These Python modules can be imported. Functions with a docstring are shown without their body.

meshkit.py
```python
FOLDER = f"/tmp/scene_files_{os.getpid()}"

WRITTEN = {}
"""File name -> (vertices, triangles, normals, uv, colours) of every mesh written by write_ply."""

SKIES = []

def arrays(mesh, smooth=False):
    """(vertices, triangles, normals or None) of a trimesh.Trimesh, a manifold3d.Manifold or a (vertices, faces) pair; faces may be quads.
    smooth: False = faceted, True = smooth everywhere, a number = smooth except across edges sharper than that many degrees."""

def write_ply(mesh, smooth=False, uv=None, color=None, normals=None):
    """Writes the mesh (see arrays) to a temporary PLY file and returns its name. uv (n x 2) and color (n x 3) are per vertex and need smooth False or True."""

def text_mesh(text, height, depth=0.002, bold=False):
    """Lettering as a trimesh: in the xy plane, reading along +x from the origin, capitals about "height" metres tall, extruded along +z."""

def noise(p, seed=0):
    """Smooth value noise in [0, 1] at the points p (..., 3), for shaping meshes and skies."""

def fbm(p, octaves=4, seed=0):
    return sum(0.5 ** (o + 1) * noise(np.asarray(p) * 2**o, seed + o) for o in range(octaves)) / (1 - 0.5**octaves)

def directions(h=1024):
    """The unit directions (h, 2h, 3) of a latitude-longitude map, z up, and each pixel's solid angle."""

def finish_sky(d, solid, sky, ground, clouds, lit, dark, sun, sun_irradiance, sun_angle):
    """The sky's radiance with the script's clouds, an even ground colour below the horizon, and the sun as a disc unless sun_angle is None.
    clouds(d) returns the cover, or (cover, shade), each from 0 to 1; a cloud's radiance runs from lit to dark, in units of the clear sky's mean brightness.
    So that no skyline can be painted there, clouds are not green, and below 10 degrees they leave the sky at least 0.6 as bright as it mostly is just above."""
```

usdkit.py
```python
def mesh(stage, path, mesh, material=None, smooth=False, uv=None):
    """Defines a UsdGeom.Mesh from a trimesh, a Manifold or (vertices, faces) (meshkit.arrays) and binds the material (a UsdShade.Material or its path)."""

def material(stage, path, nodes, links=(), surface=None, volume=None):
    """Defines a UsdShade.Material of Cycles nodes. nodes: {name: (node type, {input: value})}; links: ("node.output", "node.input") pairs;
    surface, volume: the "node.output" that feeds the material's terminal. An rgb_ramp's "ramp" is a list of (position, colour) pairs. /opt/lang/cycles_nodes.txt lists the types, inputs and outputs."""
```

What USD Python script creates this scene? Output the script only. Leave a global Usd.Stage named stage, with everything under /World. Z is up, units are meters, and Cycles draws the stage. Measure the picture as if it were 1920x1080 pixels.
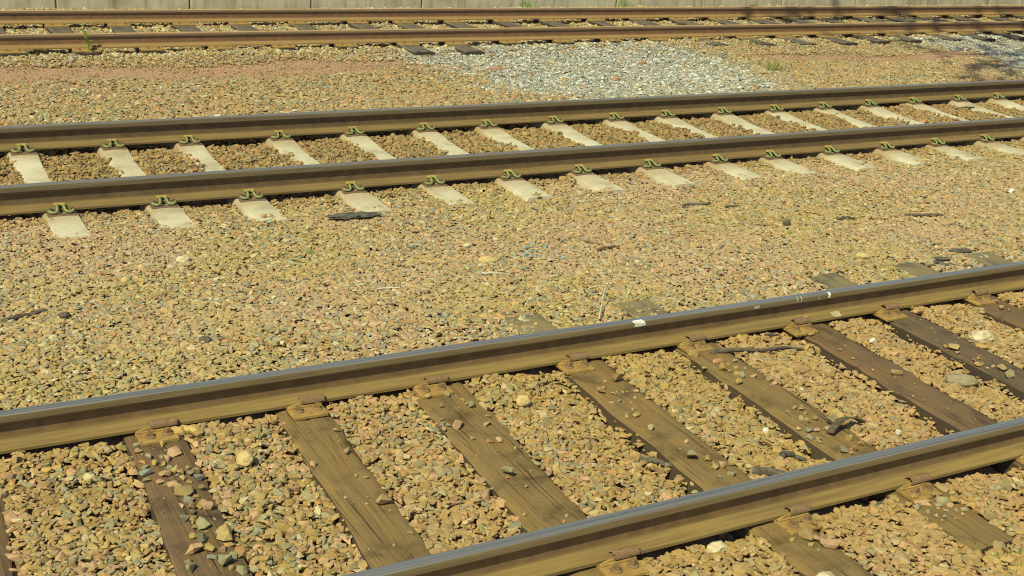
import math
import random
import numpy as np
import trimesh
import usdkit
from meshkit import fbm
from pxr import Gf, Sdf, Usd, UsdGeom, UsdLux, UsdShade, Vt

stage = Usd.Stage.CreateInMemory()
UsdGeom.SetStageUpAxis(stage, 'Z')
UsdGeom.SetStageMetersPerUnit(stage, 1.0)
W = UsdGeom.Xform.Define(stage, '/World').GetPrim()
stage.SetDefaultPrim(W)
UsdGeom.Scope.Define(stage, '/World/Looks')
rng = np.random.default_rng(7)
random.seed(7)

# ------------------------------------------------------------------ camera, sky, sun, exposure
RIGHT, UP, FWD = np.array([0.8740, -0.4800, 0.0700]), np.array([0.1100, 0.3370, 0.9350]), np.array([0.4730, 0.8100, -0.3470])
FWD /= np.linalg.norm(FWD)
RIGHT -= FWD * (RIGHT @ FWD)
RIGHT /= np.linalg.norm(RIGHT)
UP = np.cross(RIGHT, FWD)
EYE = np.array([0.0, 0.0, 2.1941])
cam = UsdGeom.Camera.Define(stage, '/World/Camera')
cam.CreateHorizontalApertureAttr(36.0)
cam.CreateVerticalApertureAttr(20.25)
cam.CreateFocalLengthAttr(36.0 * 2350.84 / 1920)
cam.CreateClippingRangeAttr(Gf.Vec2f(0.1, 2000))
EXPOSURE = 0.16
cam.CreateExposureAttr(EXPOSURE)
M = np.eye(4)
M[0, :3], M[1, :3], M[2, :3], M[3, :3] = RIGHT, UP, -FWD, EYE
UsdGeom.Xformable(cam).AddTransformOp().Set(Gf.Matrix4d(M.tolist()))

SHADOW = np.array([0.85, 0.527])            # direction on the ground in which shadows fall
SHADOW /= np.linalg.norm(SHADOW)
ELEV = math.radians(49)
TOSUN = np.array([-SHADOW[0] * math.cos(ELEV), -SHADOW[1] * math.cos(ELEV), math.sin(ELEV)])
usdkit.material(stage, '/World/Looks/sky', {
    's': ('sky_texture', {'sky_type': 'single_scattering', 'sun_disc': False, 'sun_elevation': ELEV, 'sun_rotation': math.atan2(TOSUN[0], TOSUN[1])}),
    'b': ('background_shader', {'strength': 0.105})}, [('s.color', 'b.color')], surface='b.background')
dome = UsdLux.DomeLight.Define(stage, '/World/sky')
UsdShade.MaterialBindingAPI.Apply(dome.GetPrim()).Bind(UsdShade.Material.Get(stage, '/World/Looks/sky'))
dome.GetPrim().SetCustomDataByKey('kind', 'structure')
sun = UsdLux.DistantLight.Define(stage, '/World/sun')
sun.CreateNormalizeAttr(True)
sun.CreateIntensityAttr(1.15)
sun.CreateAngleAttr(0.53)
sun.CreateColorAttr(Gf.Vec3f(1.0, 0.95, 0.62))
z = Gf.Vec3d(*TOSUN)
UsdGeom.Xformable(sun).AddTransformOp().Set(Gf.Matrix4d(Gf.Rotation(Gf.Vec3d(0, 0, 1), z), Gf.Vec3d(0, 0, 0)))

# ------------------------------------------------------------------ naming helpers
used = {}


def numbered(parent, name):
    k = (parent, name)
    n = used.get(k, -1) + 1
    used[k] = n
    return f'{parent}/{name}' + (f'_{n:03d}' if n else '')


def tag(prim, label=None, cat=None, group=None, kind=None):
    for k, v in (('label', label), ('category', cat), ('group', group), ('kind', kind)):
        if v:
            prim.SetCustomDataByKey(k, v)
    return prim


def thing(name, label, cat, loc=(0, 0, 0), rz=0.0, group=None):
    x = UsdGeom.Xform.Define(stage, numbered('/World', name))
    x.AddTranslateOp().Set(Gf.Vec3d(*map(float, loc)))
    if rz:
        x.AddRotateZOp().Set(math.degrees(rz))
    return tag(x.GetPrim(), label, cat, group)


def part(parent, name, mesh, mat, smooth=False, label=None, xf=None):
    base = str(parent.GetPath()) if parent is not None else '/World'
    m = usdkit.mesh(stage, numbered(base, name), mesh, LOOK[mat], smooth)
    if xf is not None:
        m.AddTransformOp().Set(Gf.Matrix4d(np.asarray(xf, float).T.tolist()))
    return tag(m.GetPrim(), label)


def copy_of(root, loc, rz, label, group=None):
    d = root.GetCustomData()
    name = root.GetName()
    name = name[:-4] if name[-3:].isdigit() else name
    x = UsdGeom.Xform.Define(stage, numbered('/World', name))
    x.GetPrim().GetReferences().AddInternalReference(root.GetPath())
    x.ClearXformOpOrder()
    x.AddTranslateOp().Set(Gf.Vec3d(*map(float, loc)))
    x.AddRotateZOp().Set(math.degrees(rz))
    x.GetPrim().SetInstanceable(True)
    return tag(x.GetPrim(), label, d['category'], group or d.get('group'))


ORD = ('first second third fourth fifth sixth seventh eighth ninth tenth eleventh twelfth thirteenth fourteenth fifteenth sixteenth '
       'seventeenth eighteenth nineteenth twentieth twenty-first twenty-second twenty-third twenty-fourth twenty-fifth twenty-sixth').split()


# ------------------------------------------------------------------ mesh helpers
def cat(*ms):
    return trimesh.util.concatenate([m for m in ms])


def box(x0, x1, y0, y1, z0, z1):
    m = trimesh.creation.box([x1 - x0, y1 - y0, z1 - z0])
    m.apply_translation([(x0 + x1) / 2, (y0 + y1) / 2, (z0 + z1) / 2])
    return m


def chamfer_box(x0, x1, y0, y1, z0, z1, c):
    pts = []
    for x, sx in ((x0, 1), (x1, -1)):
        for y, sy in ((y0, 1), (y1, -1)):
            for q, sz in ((z0, 1), (z1, -1)):
                pts += [(x + sx * c, y + sy * c, q), (x + sx * c, y, q + sz * c), (x, y + sy * c, q + sz * c)]
    return trimesh.convex.convex_hull(np.array(pts))


def tube(points, radii, n=7, cap=True):
    p = np.asarray(points, float)
    r = np.broadcast_to(np.asarray(radii, float), (len(p),))
    t = np.gradient(p, axis=0)
    t /= np.linalg.norm(t, axis=1, keepdims=True)
    a = np.array([0, 0, 1.0]) if abs(t[0][2]) < 0.8 else np.array([1.0, 0, 0])
    v, f = [], []
    ang = np.linspace(0, 2 * np.pi, n, endpoint=False)
    for i in range(len(p)):
        u = np.cross(t[i], a)
        u /= np.linalg.norm(u)
        a = np.cross(u, t[i])
        v.append(p[i] + r[i] * (np.cos(ang)[:, None] * u + np.sin(ang)[:, None] * a))
    v = np.vstack(v)
    for i in range(len(p) - 1):
        for k in range(n):
            k2 = (k + 1) % n
            f += [(i * n + k, (i + 1) * n + k, (i + 1) * n + k2), (i * n + k, (i + 1) * n + k2, i * n + k2)]
    if cap:
        c0, c1 = len(v), len(v) + 1
        v = np.vstack([v, p[0], p[-1]])
        e = (len(p) - 1) * n
        for k in range(n):
            k2 = (k + 1) % n
            f += [(c0, k, k2), (c1, e + k2, e + k)]
    m = trimesh.Trimesh(v, np.array(f), process=False)
    m.fix_normals()
    return m


def smooth_path(pts, n=16):
    from scipy.interpolate import CubicSpline
    p = np.asarray(pts, float)
    s = np.r_[0, np.cumsum(np.linalg.norm(np.diff(p, axis=0), axis=1))]
    return CubicSpline(s, p)(np.linspace(0, s[-1], n))


def rock(seed, size, flat=(1, .78, .55), n=15):
    """Crushed stone: a block with corners knocked off at random."""
    g = np.random.default_rng(seed)
    q = g.normal(size=(n - 1, 3))
    q /= np.abs(q).max(1, keepdims=True) ** 0.6 * np.linalg.norm(q, axis=1, keepdims=True) ** 0.4
    q *= g.uniform(.88, 1.0, (n - 1, 1))
    m = trimesh.convex.convex_hull(q)
    v = np.array(m.vertices)
    v = (v - (v.max(0) + v.min(0)) / 2) / (v.max(0) - v.min(0))
    return trimesh.Trimesh(v * np.array(flat) * size, m.faces, process=False)


def rough_rock(seed, dims, sub=3, amp=.12):
    m = trimesh.creation.icosphere(subdivisions=sub)
    v = np.array(m.vertices)
    g = np.random.default_rng(seed)
    q = g.normal(size=(26, 3))
    h = trimesh.convex.convex_hull(q / np.linalg.norm(q, axis=1, keepdims=True) * g.uniform(.72, 1.0, (26, 1)))
    # push each direction out to a faceted hull, then roughen
    n, d = h.face_normals, (h.face_normals * h.triangles[:, 0]).sum(1)
    r = np.min(np.where(v @ n.T > 1e-6, d / np.maximum(v @ n.T, 1e-6), 1e9), axis=1)
    r = r / r.mean()
    r = 0.45 + 0.55 * r + amp * (fbm(v * 3 + seed, 4, seed) - .5) * 2
    v = v * r[:, None]
    v = v / (v.max(0) - v.min(0)) * np.array(dims)
    return trimesh.Trimesh(v, m.faces, process=False)


# ------------------------------------------------------------------ materials
LOOK = {}
GEO = ('geometry', {})


def mat(name, nodes, links, surface='p.BSDF'):
    LOOK[name] = usdkit.material(stage, '/World/Looks/' + name, nodes, links, surface=surface)


def mapped(scale):
    return ('mapping', {'mapping_type': 'point', 'scale': scale})


def palette(cols):
    n = len(cols)
    return {'ramp': [(i / n, c) for i, c in enumerate(cols)], 'interpolate': False}


TAN, PINK, OCH = (.38, .282, .11), (.43, .275, .155), (.36, .245, .077)
GGRN, BRN, PALE = (.265, .265, .15), (.245, .17, .072), (.48, .42, .24)
BLUE, ORG, DRK = (.23, .245, .185), (.40, .215, .08), (.14, .11, .06)


def ballast(name, cols, rust, rails, dust=(.37, .255, .095), val=(.8, 1.14), dusty=.45, along=None, dust2=None):
    """Crushed stone: each stone its own colour, rust dust near the rails."""
    nodes = {
        'o': ('object_info', {}), 'g': GEO, 'r': ('rgb_ramp', palette(cols)),
        'm1': ('math', {'math_type': 'multiply', 'value2': 913.7}), 'wn': ('white_noise_texture', {'dimensions': '1D'}),
        'mr': ('map_range', {'to_min': val[0], 'to_max': val[1]}), 'h': ('hsv', {}),
        'n': ('noise_texture', {'scale': 55.0, 'detail': 4.0, 'roughness': .65}),
        'nr': ('map_range', {'from_min': .3, 'from_max': .7, 'to_min': .75, 'to_max': 1.15, 'clamp': True}),
        'mm': ('mix_color', {'blend_type': 'multiply', 'fac': 1.0}),
        'c3': ('combine_xyz', {}),
        'n2': ('noise_texture', {'scale': 2.2, 'detail': 4.0}),
        'd2': ('map_range', {'from_min': .38, 'from_max': .66, 'to_min': dusty * .25, 'to_max': dusty, 'clamp': True}),
        'dm': ('mix_color', {}), 'n4': ('noise_texture', {'scale': .75, 'detail': 3.0}), 'r4': ('rgb_ramp', {'ramp': [(.43, dust), (.57, dust2 or tuple(c * k for c, k in zip(dust, (1.06, 1.0, 1.22))))]}),
        'sx': ('separate_xyz', {}),
        'bp': ('bump', {'strength': .5, 'distance': .004}),
        'p': ('principled_bsdf', {'roughness': .9, 'specular_ior_level': .25}),
    }
    links = [('o.random', 'r.fac'), ('o.random', 'm1.value1'), ('m1.value', 'wn.w'), ('wn.value', 'mr.value'), ('r.color', 'h.color'), ('mr.result', 'h.value'),
             ('g.position', 'n.vector'), ('n.fac', 'nr.value'), ('nr.result', 'c3.x'), ('nr.result', 'c3.y'), ('nr.result', 'c3.z'), ('h.color', 'mm.a'), ('c3.vector', 'mm.b'),
             ('g.position', 'n2.vector'), ('n2.fac', 'd2.value'), ('mm.result', 'dm.a'), ('g.position', 'n4.vector'), ('n4.fac', 'r4.fac'), ('r4.color', 'dm.b'),
             ('g.position', 'sx.vector'), ('n.fac', 'bp.height'), ('bp.normal', 'p.normal')]
    last = 'd2.result'
    if rails:
        prev = None
        for i, (y, reach) in enumerate(rails):
            nodes[f's{i}'] = ('math', {'math_type': 'subtract', 'value2': y})
            nodes[f'a{i}'] = ('math', {'math_type': 'absolute'})
            nodes[f'k{i}'] = ('map_range', {'from_min': .03, 'from_max': reach, 'to_min': rust, 'to_max': 0.0, 'clamp': True})
            links += [('sx.y', f's{i}.value1'), (f's{i}.value', f'a{i}.value1'), (f'a{i}.value', f'k{i}.value')]
            nodes[f'x{i}'] = ('math', {'math_type': 'maximum'})
            links += [(f'k{i}.result', f'x{i}.value1'), (last, f'x{i}.value2')]
            last = f'x{i}.value'
    if along:                                        # rustier towards one end of the track
        nodes['al'] = ('map_range', {'from_min': along[0], 'from_max': along[1], 'to_min': 0.0, 'to_max': along[2], 'clamp': True})
        nodes['aa'] = ('math', {'math_type': 'add', 'use_clamp': True})
        links += [('sx.x', 'al.value'), ('al.result', 'aa.value1'), (last, 'aa.value2')]
        last = 'aa.value'
    links += [(last, 'dm.fac'), ('dm.result', 'p.base_color')]
    mat(name, nodes, links)


YA, YB, YC, GA = 3.0488, 7.8485, 13.2206, 1.505
DIM = .95
ballast('stone_near', [tuple(DIM * v_ for v_ in c_) for c_ in (TAN, PINK, OCH, TAN, GGRN, TAN, PINK, BRN, GGRN, ORG, PALE, OCH, TAN, BLUE, OCH, GGRN, TAN, PINK, PINK)], .75, [(YA, .26), (YA + GA, .26)],
        dust=(.345, .235, .075), dusty=.52, along=(1.2, 4.0, .2), val=(.7, 1.25))
ballast('stone_wide', [TAN, PINK, PALE, TAN, GGRN, OCH, PINK, TAN, GGRN, ORG, PALE, BLUE, TAN, BRN, PINK, BLUE, TAN], .6, [(YA + GA, .3), (YB, .45)], dust=(.38, .295, .105), dusty=.62, dust2=(.42, .295, .165), val=(.76, 1.2))
ballast('stone_mid', [BRN, OCH, BRN, TAN, GGRN, BRN, ORG, TAN, DRK], .7, [(YB, .4), (YB + GA, .4)], dust=(.28, .19, .07), dusty=.55)
ballast('stone_far', [TAN, PINK, BRN, GGRN, TAN, GGRN, PALE, ORG, BRN, BLUE, PINK, GGRN], .6, [(YC, .3)], dusty=.45)
ballast('stone_rear', [PALE, GGRN, TAN, BLUE, PALE, BRN, (.45, .42, .32), TAN, OCH], .6, [(YC, .3), (YC + GA, .3)], dusty=.25)
ballast('stone_grey', [(.42, .44, .37), (.27, .30, .25), (.58, .59, .50), (.21, .24, .21), (.32, .335, .27), (.41, .42, .35), (.17, .20, .185), (.62, .62, .54), (.30, .29, .205), (.27, .29, .24)], 0, [], dust=(.37, .34, .21), dusty=.3, val=(.8, 1.15))


HUES = {'tan': (TAN, OCH), 'pinkish': (PINK, (.42, .27, .17)), 'grey green': (GGRN, BLUE), 'brown': (BRN, ORG)}
for h_, cc_ in HUES.items():
    ballast('stone_' + h_.replace(' ', '_'), [tuple(DIM * v_ for v_ in c_) for c_ in (cc_[0], cc_[1], cc_[0])], .55, [(YA, .22), (YA + GA, .22)], dust=(.32, .22, .075), dusty=.3, along=(1.2, 4.0, .15))
HUE = ['tan', 'tan', 'pinkish', 'tan', 'grey green', 'brown', 'pinkish', 'grey green']


def simple(name, c0, c1, scale=20, rough=.85, bump=.3, dist=.003, metal=0., detail=5., stretch=(1, 1, 1), lo=.35, hi=.68, spec=.3):
    mat(name, {'g': GEO, 'mp': mapped(stretch), 'n': ('noise_texture', {'scale': float(scale), 'detail': detail, 'roughness': .6}),
               'r': ('rgb_ramp', {'ramp': [(lo, c0), (hi, c1)]}), 'bp': ('bump', {'strength': bump, 'distance': dist}),
               'p': ('principled_bsdf', {'roughness': rough, 'metallic': metal, 'specular_ior_level': spec})},
        [('g.position', 'mp.vector'), ('mp.vector', 'n.vector'), ('n.fac', 'r.fac'), ('r.color', 'p.base_color'), ('n.fac', 'bp.height'), ('bp.normal', 'p.normal')])


def rail_look(name, ztop, H, foot, foot2, web, side, top, metal, rough, streak):
    """Rust differs over foot, web and head; wheels keep the running surface bare."""
    mat(name, {
        'g': GEO, 'sx': ('separate_xyz', {}), 'sn': ('separate_xyz', {}),
        'mp': mapped((2.5, 60, 60)), 'n': ('noise_texture', {'scale': 1.0, 'detail': 5.0, 'roughness': .65}),
        'n3': ('noise_texture', {'scale': 14.0, 'detail': 5.0, 'roughness': .65}),
        'fr': ('rgb_ramp', {'ramp': [(.35, foot2), (.62, foot)]}),
        'wr': ('rgb_ramp', {'ramp': [(.33, tuple(.78 * c for c in web)), (.66, tuple(1.2 * c for c in web))]}),
        'sr': ('rgb_ramp', {'ramp': [(.33, tuple(.8 * c for c in side)), (.66, tuple(1.2 * c for c in side))]}),
        'f1': ('map_range', {'from_min': ztop - H + .036, 'from_max': ztop - H + .048, 'clamp': True}),
        'f2': ('map_range', {'from_min': ztop - .05, 'from_max': ztop - .035, 'clamp': True}),
        'f3': ('map_range', {'from_min': .45, 'from_max': .85, 'clamp': True}),
        'f4': ('map_range', {'from_min': ztop - .012, 'from_max': ztop - .003, 'clamp': True}),
        'fm': ('math', {'math_type': 'multiply'}),
        'm1': ('mix_color', {}), 'm2': ('mix_color', {}), 'm3': ('mix_color', {}),
        'ms': mapped((.6, 260, 0)), 'ns': ('noise_texture', {'scale': 1.0, 'detail': 3.0}),
        'tr': ('rgb_ramp', {'ramp': [(.35, tuple(streak * c for c in top)), (.6, top)]}),
        'rm': ('map_range', {'to_min': .88, 'to_max': rough}), 'me': ('math', {'math_type': 'multiply', 'value2': metal}),
        'bp': ('bump', {'strength': .25, 'distance': .002}),
        'p': ('principled_bsdf', {'specular_ior_level': .3})},
        [('g.position', 'sx.vector'), ('g.normal', 'sn.vector'), ('g.position', 'mp.vector'), ('mp.vector', 'n.vector'), ('g.position', 'n3.vector'),
         ('n.fac', 'fr.fac'), ('n3.fac', 'wr.fac'), ('n.fac', 'sr.fac'), ('sx.z', 'f1.value'), ('sx.z', 'f2.value'), ('sn.z', 'f3.value'), ('sx.z', 'f4.value'),
         ('f3.result', 'fm.value1'), ('f4.result', 'fm.value2'),
         ('fr.color', 'm1.a'), ('wr.color', 'm1.b'), ('f1.result', 'm1.fac'), ('m1.result', 'm2.a'), ('sr.color', 'm2.b'), ('f2.result', 'm2.fac'),
         ('g.position', 'ms.vector'), ('ms.vector', 'ns.vector'), ('ns.fac', 'tr.fac'), ('m2.result', 'm3.a'), ('tr.color', 'm3.b'), ('fm.value', 'm3.fac'),
         ('m3.result', 'p.base_color'), ('fm.value', 'rm.value'), ('rm.result', 'p.roughness'), ('fm.value', 'me.value1'), ('me.value', 'p.metallic'),
         ('n3.fac', 'bp.height'), ('bp.normal', 'p.normal')])


ZB, ZC = -.0808, -.1008
HA, HB, HC = .1455, .1666, .1461
rail_look('rail_near', 0.0, HA, (.235, .165, .052), (.155, .105, .04), (.165, .105, .045), (.155, .115, .055), (.27, .268, .25), .42, .36, .5)
rail_look('rail_mid', ZB, HB, (.20, .14, .05), (.14, .095, .038), (.13, .086, .042), (.135, .105, .06), (.22, .21, .18), .35, .42, .75)
rail_look('rail_far', ZC, HC, (.27, .175, .065), (.22, .135, .055), (.18, .10, .05), (.22, .15, .09), (.42, .265, .11), .0, .7, .75)


def wood(name, a, b, c, side, worn=(.20, .175, .095)):
    """Weathered timber: grain along the sleeper, drying cracks, blotches."""
    mat(name, {
        'g': GEO, 'sn': ('separate_xyz', {}),
        'mp': mapped((42, 1.0, 16)), 'n': ('noise_texture', {'scale': 2.4, 'detail': 8.0, 'roughness': .72, 'distortion': .35}),
        'r': ('rgb_ramp', {'ramp': [(.2, c), (.42, a), (.72, b)]}), 'sp': ('separate_xyz', {}), 'we': ('map_range', {'from_min': 4.6, 'from_max': 4.8, 'to_max': .75 if worn else 0.0, 'clamp': True}), 'mw': ('mix_color', {'b': worn or a}),
        'nb': ('noise_texture', {'scale': 5.0, 'detail': 6.0, 'roughness': .65, 'distortion': .6}),
        'rb': ('rgb_ramp', {'ramp': [(.3, (.45, .41, .40)), (.47, (1, 1, 1)), (.72, (1.3, 1.12, .85))]}),
        'mx': ('mix_color', {'blend_type': 'multiply', 'fac': .9, 'use_clamp': False}),
        'mc': mapped((70, .8, 1)), 'nc': ('noise_texture', {'scale': 1.5, 'detail': 5.0, 'roughness': .7, 'distortion': .4}),
        'rc': ('map_range', {'from_min': .325, 'from_max': .39, 'to_min': .25, 'to_max': 1.0, 'clamp': True}), 'cc': ('combine_xyz', {}),
        'mk': ('mix_color', {'blend_type': 'multiply', 'fac': 1.0}),
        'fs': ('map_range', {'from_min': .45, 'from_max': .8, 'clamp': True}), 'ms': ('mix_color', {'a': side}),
        'ad': ('math', {'math_type': 'multiply_add', 'value2': .6}), 'bp': ('bump', {'strength': .8, 'distance': .007}),
        'p': ('principled_bsdf', {'roughness': .85, 'specular_ior_level': .25})},
        [('g.position', 'mp.vector'), ('mp.vector', 'n.vector'), ('n.fac', 'r.fac'), ('g.position', 'nb.vector'), ('nb.fac', 'rb.fac'), ('g.position', 'sp.vector'), ('sp.y', 'we.value'), ('we.result', 'mw.fac'), ('r.color', 'mw.a'), ('mw.result', 'mx.a'), ('rb.color', 'mx.b'),
         ('g.position', 'mc.vector'), ('mc.vector', 'nc.vector'), ('nc.fac', 'rc.value'), ('rc.result', 'cc.x'), ('rc.result', 'cc.y'), ('rc.result', 'cc.z'),
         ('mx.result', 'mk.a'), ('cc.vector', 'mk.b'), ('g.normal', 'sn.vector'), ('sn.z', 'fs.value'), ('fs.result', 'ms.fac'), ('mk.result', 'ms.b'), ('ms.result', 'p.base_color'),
         ('n.fac', 'ad.value1'), ('rc.result', 'ad.value3'), ('ad.value', 'bp.height'), ('bp.normal', 'p.normal')])


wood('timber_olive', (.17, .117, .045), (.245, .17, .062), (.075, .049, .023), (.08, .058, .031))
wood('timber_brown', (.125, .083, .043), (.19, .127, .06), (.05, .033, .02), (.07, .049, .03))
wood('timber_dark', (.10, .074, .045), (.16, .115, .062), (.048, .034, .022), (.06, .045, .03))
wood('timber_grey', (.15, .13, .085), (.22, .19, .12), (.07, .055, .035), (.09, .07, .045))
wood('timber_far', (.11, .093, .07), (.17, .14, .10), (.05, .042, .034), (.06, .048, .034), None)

# concrete sleepers: cream, stained brown at the rail seats, mottled
mat('concrete_cream', {
    'g': GEO, 'sx': ('separate_xyz', {}), 'n': ('noise_texture', {'scale': 4.5, 'detail': 6.0, 'roughness': .65}),
    'r': ('rgb_ramp', {'ramp': [(.3, (.36, .31, .19)), (.5, (.50, .455, .30)), (.7, (.57, .53, .37))]}),
    's0': ('math', {'math_type': 'subtract', 'value2': YB + GA}), 's1': ('math', {'math_type': 'absolute'}),
    't0': ('math', {'math_type': 'subtract', 'value2': YB}), 't1': ('math', {'math_type': 'absolute'}), 'mn': ('math', {'math_type': 'minimum'}),
    'n2': ('noise_texture', {'scale': 5.0, 'detail': 5.0, 'roughness': .6}),
    'na': ('math', {'math_type': 'multiply_add', 'value2': .5, 'value3': -.27}), 'ab': ('math', {'math_type': 'add'}),
    'k': ('map_range', {'from_min': .02, 'from_max': .36, 'to_min': .78, 'to_max': .0, 'clamp': True}),
    'm': ('mix_color', {'b': (.31, .22, .105)}), 'nf': ('noise_texture', {'scale': 160.0, 'detail': 3.0}),
    'fr': ('map_range', {'to_min': .8, 'to_max': 1.15}), 'fc': ('combine_xyz', {}), 'mf': ('mix_color', {'blend_type': 'multiply', 'fac': 1.0}),
    'bp': ('bump', {'strength': .4, 'distance': .003}), 'p': ('principled_bsdf', {'roughness': .9, 'specular_ior_level': .25})},
    [('g.position', 'sx.vector'), ('g.position', 'n.vector'), ('n.fac', 'r.fac'), ('sx.y', 's0.value1'), ('s0.value', 's1.value1'), ('sx.y', 't0.value1'), ('t0.value', 't1.value1'),
     ('s1.value', 'mn.value1'), ('t1.value', 'mn.value2'), ('g.position', 'n2.vector'), ('n2.fac', 'na.value1'), ('mn.value', 'ab.value1'), ('na.value', 'ab.value2'),
     ('ab.value', 'k.value'), ('k.result', 'm.fac'), ('r.color', 'm.a'), ('g.position', 'nf.vector'), ('nf.fac', 'fr.value'),
     ('fr.result', 'fc.x'), ('fr.result', 'fc.y'), ('fr.result', 'fc.z'), ('m.result', 'mf.a'), ('fc.vector', 'mf.b'), ('mf.result', 'p.base_color'),
     ('nf.fac', 'bp.height'), ('bp.normal', 'p.normal')])
# retaining wall: grey-green weathered concrete with vertical streaks
mat('concrete_wall', {
    'g': GEO, 'n': ('noise_texture', {'scale': 3.0, 'detail': 6.0, 'roughness': .65}), 'r': ('rgb_ramp', {'ramp': [(.3, (.34, .305, .20)), (.52, (.44, .40, .28)), (.72, (.52, .475, .34))]}),
    'mp': mapped((9, 9, .8)), 'n2': ('noise_texture', {'scale': 1.2, 'detail': 5.0, 'roughness': .6}), 'r2': ('rgb_ramp', {'ramp': [(.3, (.52, .52, .42)), (.5, (1, 1, 1))]}),
    'm': ('mix_color', {'blend_type': 'multiply', 'fac': .8}), 'nf': ('noise_texture', {'scale': 45.0, 'detail': 4.0}),
    'bp': ('bump', {'strength': .5, 'distance': .006}), 'p': ('principled_bsdf', {'roughness': .92, 'specular_ior_level': .2})},
    [('g.position', 'n.vector'), ('n.fac', 'r.fac'), ('g.position', 'mp.vector'), ('mp.vector', 'n2.vector'), ('n2.fac', 'r2.fac'), ('r.color', 'm.a'), ('r2.color', 'm.b'),
     ('m.result', 'p.base_color'), ('g.position', 'nf.vector'), ('nf.fac', 'bp.height'), ('bp.normal', 'p.normal')])
simple('soil', (.31, .18, .10), (.42, .265, .15), 34, .95, .9, .012, lo=.3, hi=.72)
simple('plate_rust', (.25, .155, .045), (.36, .235, .07), 30, .85, .35)
simple('iron_rust', (.15, .095, .045), (.23, .15, .065), 45, .8, .4)
simple('clip_brown', (.16, .10, .05), (.235, .15, .078), 60, .75, .35)
simple('clip_green', (.15, .18, .06), (.23, .26, .095), 40, .5, .15)
simple('pad_yellow', (.36, .235, .06), (.48, .32, .09), 40, .5, .1)
simple('shoulder_iron', (.10, .07, .04), (.20, .12, .07), 60, .8, .4)
simple('white_paint', (.42, .40, .34), (.78, .76, .68), 90, .8, .1, lo=.4, hi=.55)
simple('chalk_smear', (.30, .25, .13), (.45, .42, .30), 60, .85, .1)
simple('bark_black', (.05, .046, .036), (.14, .13, .10), 60, .9, .9, .008, stretch=(.5, 1, 1))
simple('stick_dark', (.07, .06, .045), (.15, .125, .085), 60, .9, .5)
simple('stick_brown', (.16, .10, .05), (.24, .16, .08), 60, .9, .5)
simple('stick_pale', (.34, .30, .22), (.5, .45, .34), 60, .9, .3)
simple('stalk_pale', (.40, .36, .27), (.58, .53, .42), 60, .8, .2)
simple('rock_cream', (.36, .29, .15), (.62, .56, .35), 28, .9, .9, .01)
simple('rock_pale', (.42, .39, .29), (.62, .58, .46), 40, .9, .5)
simple('rock_white', (.60, .57, .48), (.8, .78, .7), 40, .9, .5)
simple('rock_yellow', (.40, .29, .115), (.54, .42, .19), 40, .9, .5)
simple('rock_grey', (.22, .185, .105), (.33, .28, .165), 40, .9, .6)
simple('rock_dark', (.07, .055, .04), (.15, .115, .075), 40, .9, .6)
simple('rock_red', (.28, .15, .08), (.40, .23, .13), 40, .9, .5)
simple('rock_blue', (.16, .245, .24), (.25, .35, .33), 60, .8, .3)
simple('timber_end', (.40, .27, .09), (.52, .37, .14), 60, .85, .4)
simple('metal_strip', (.07, .055, .035), (.14, .105, .06), 50, .7, .4)
simple('tree_bark', (.10, .08, .06), (.17, .14, .10), 6, .9, .6)


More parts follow.
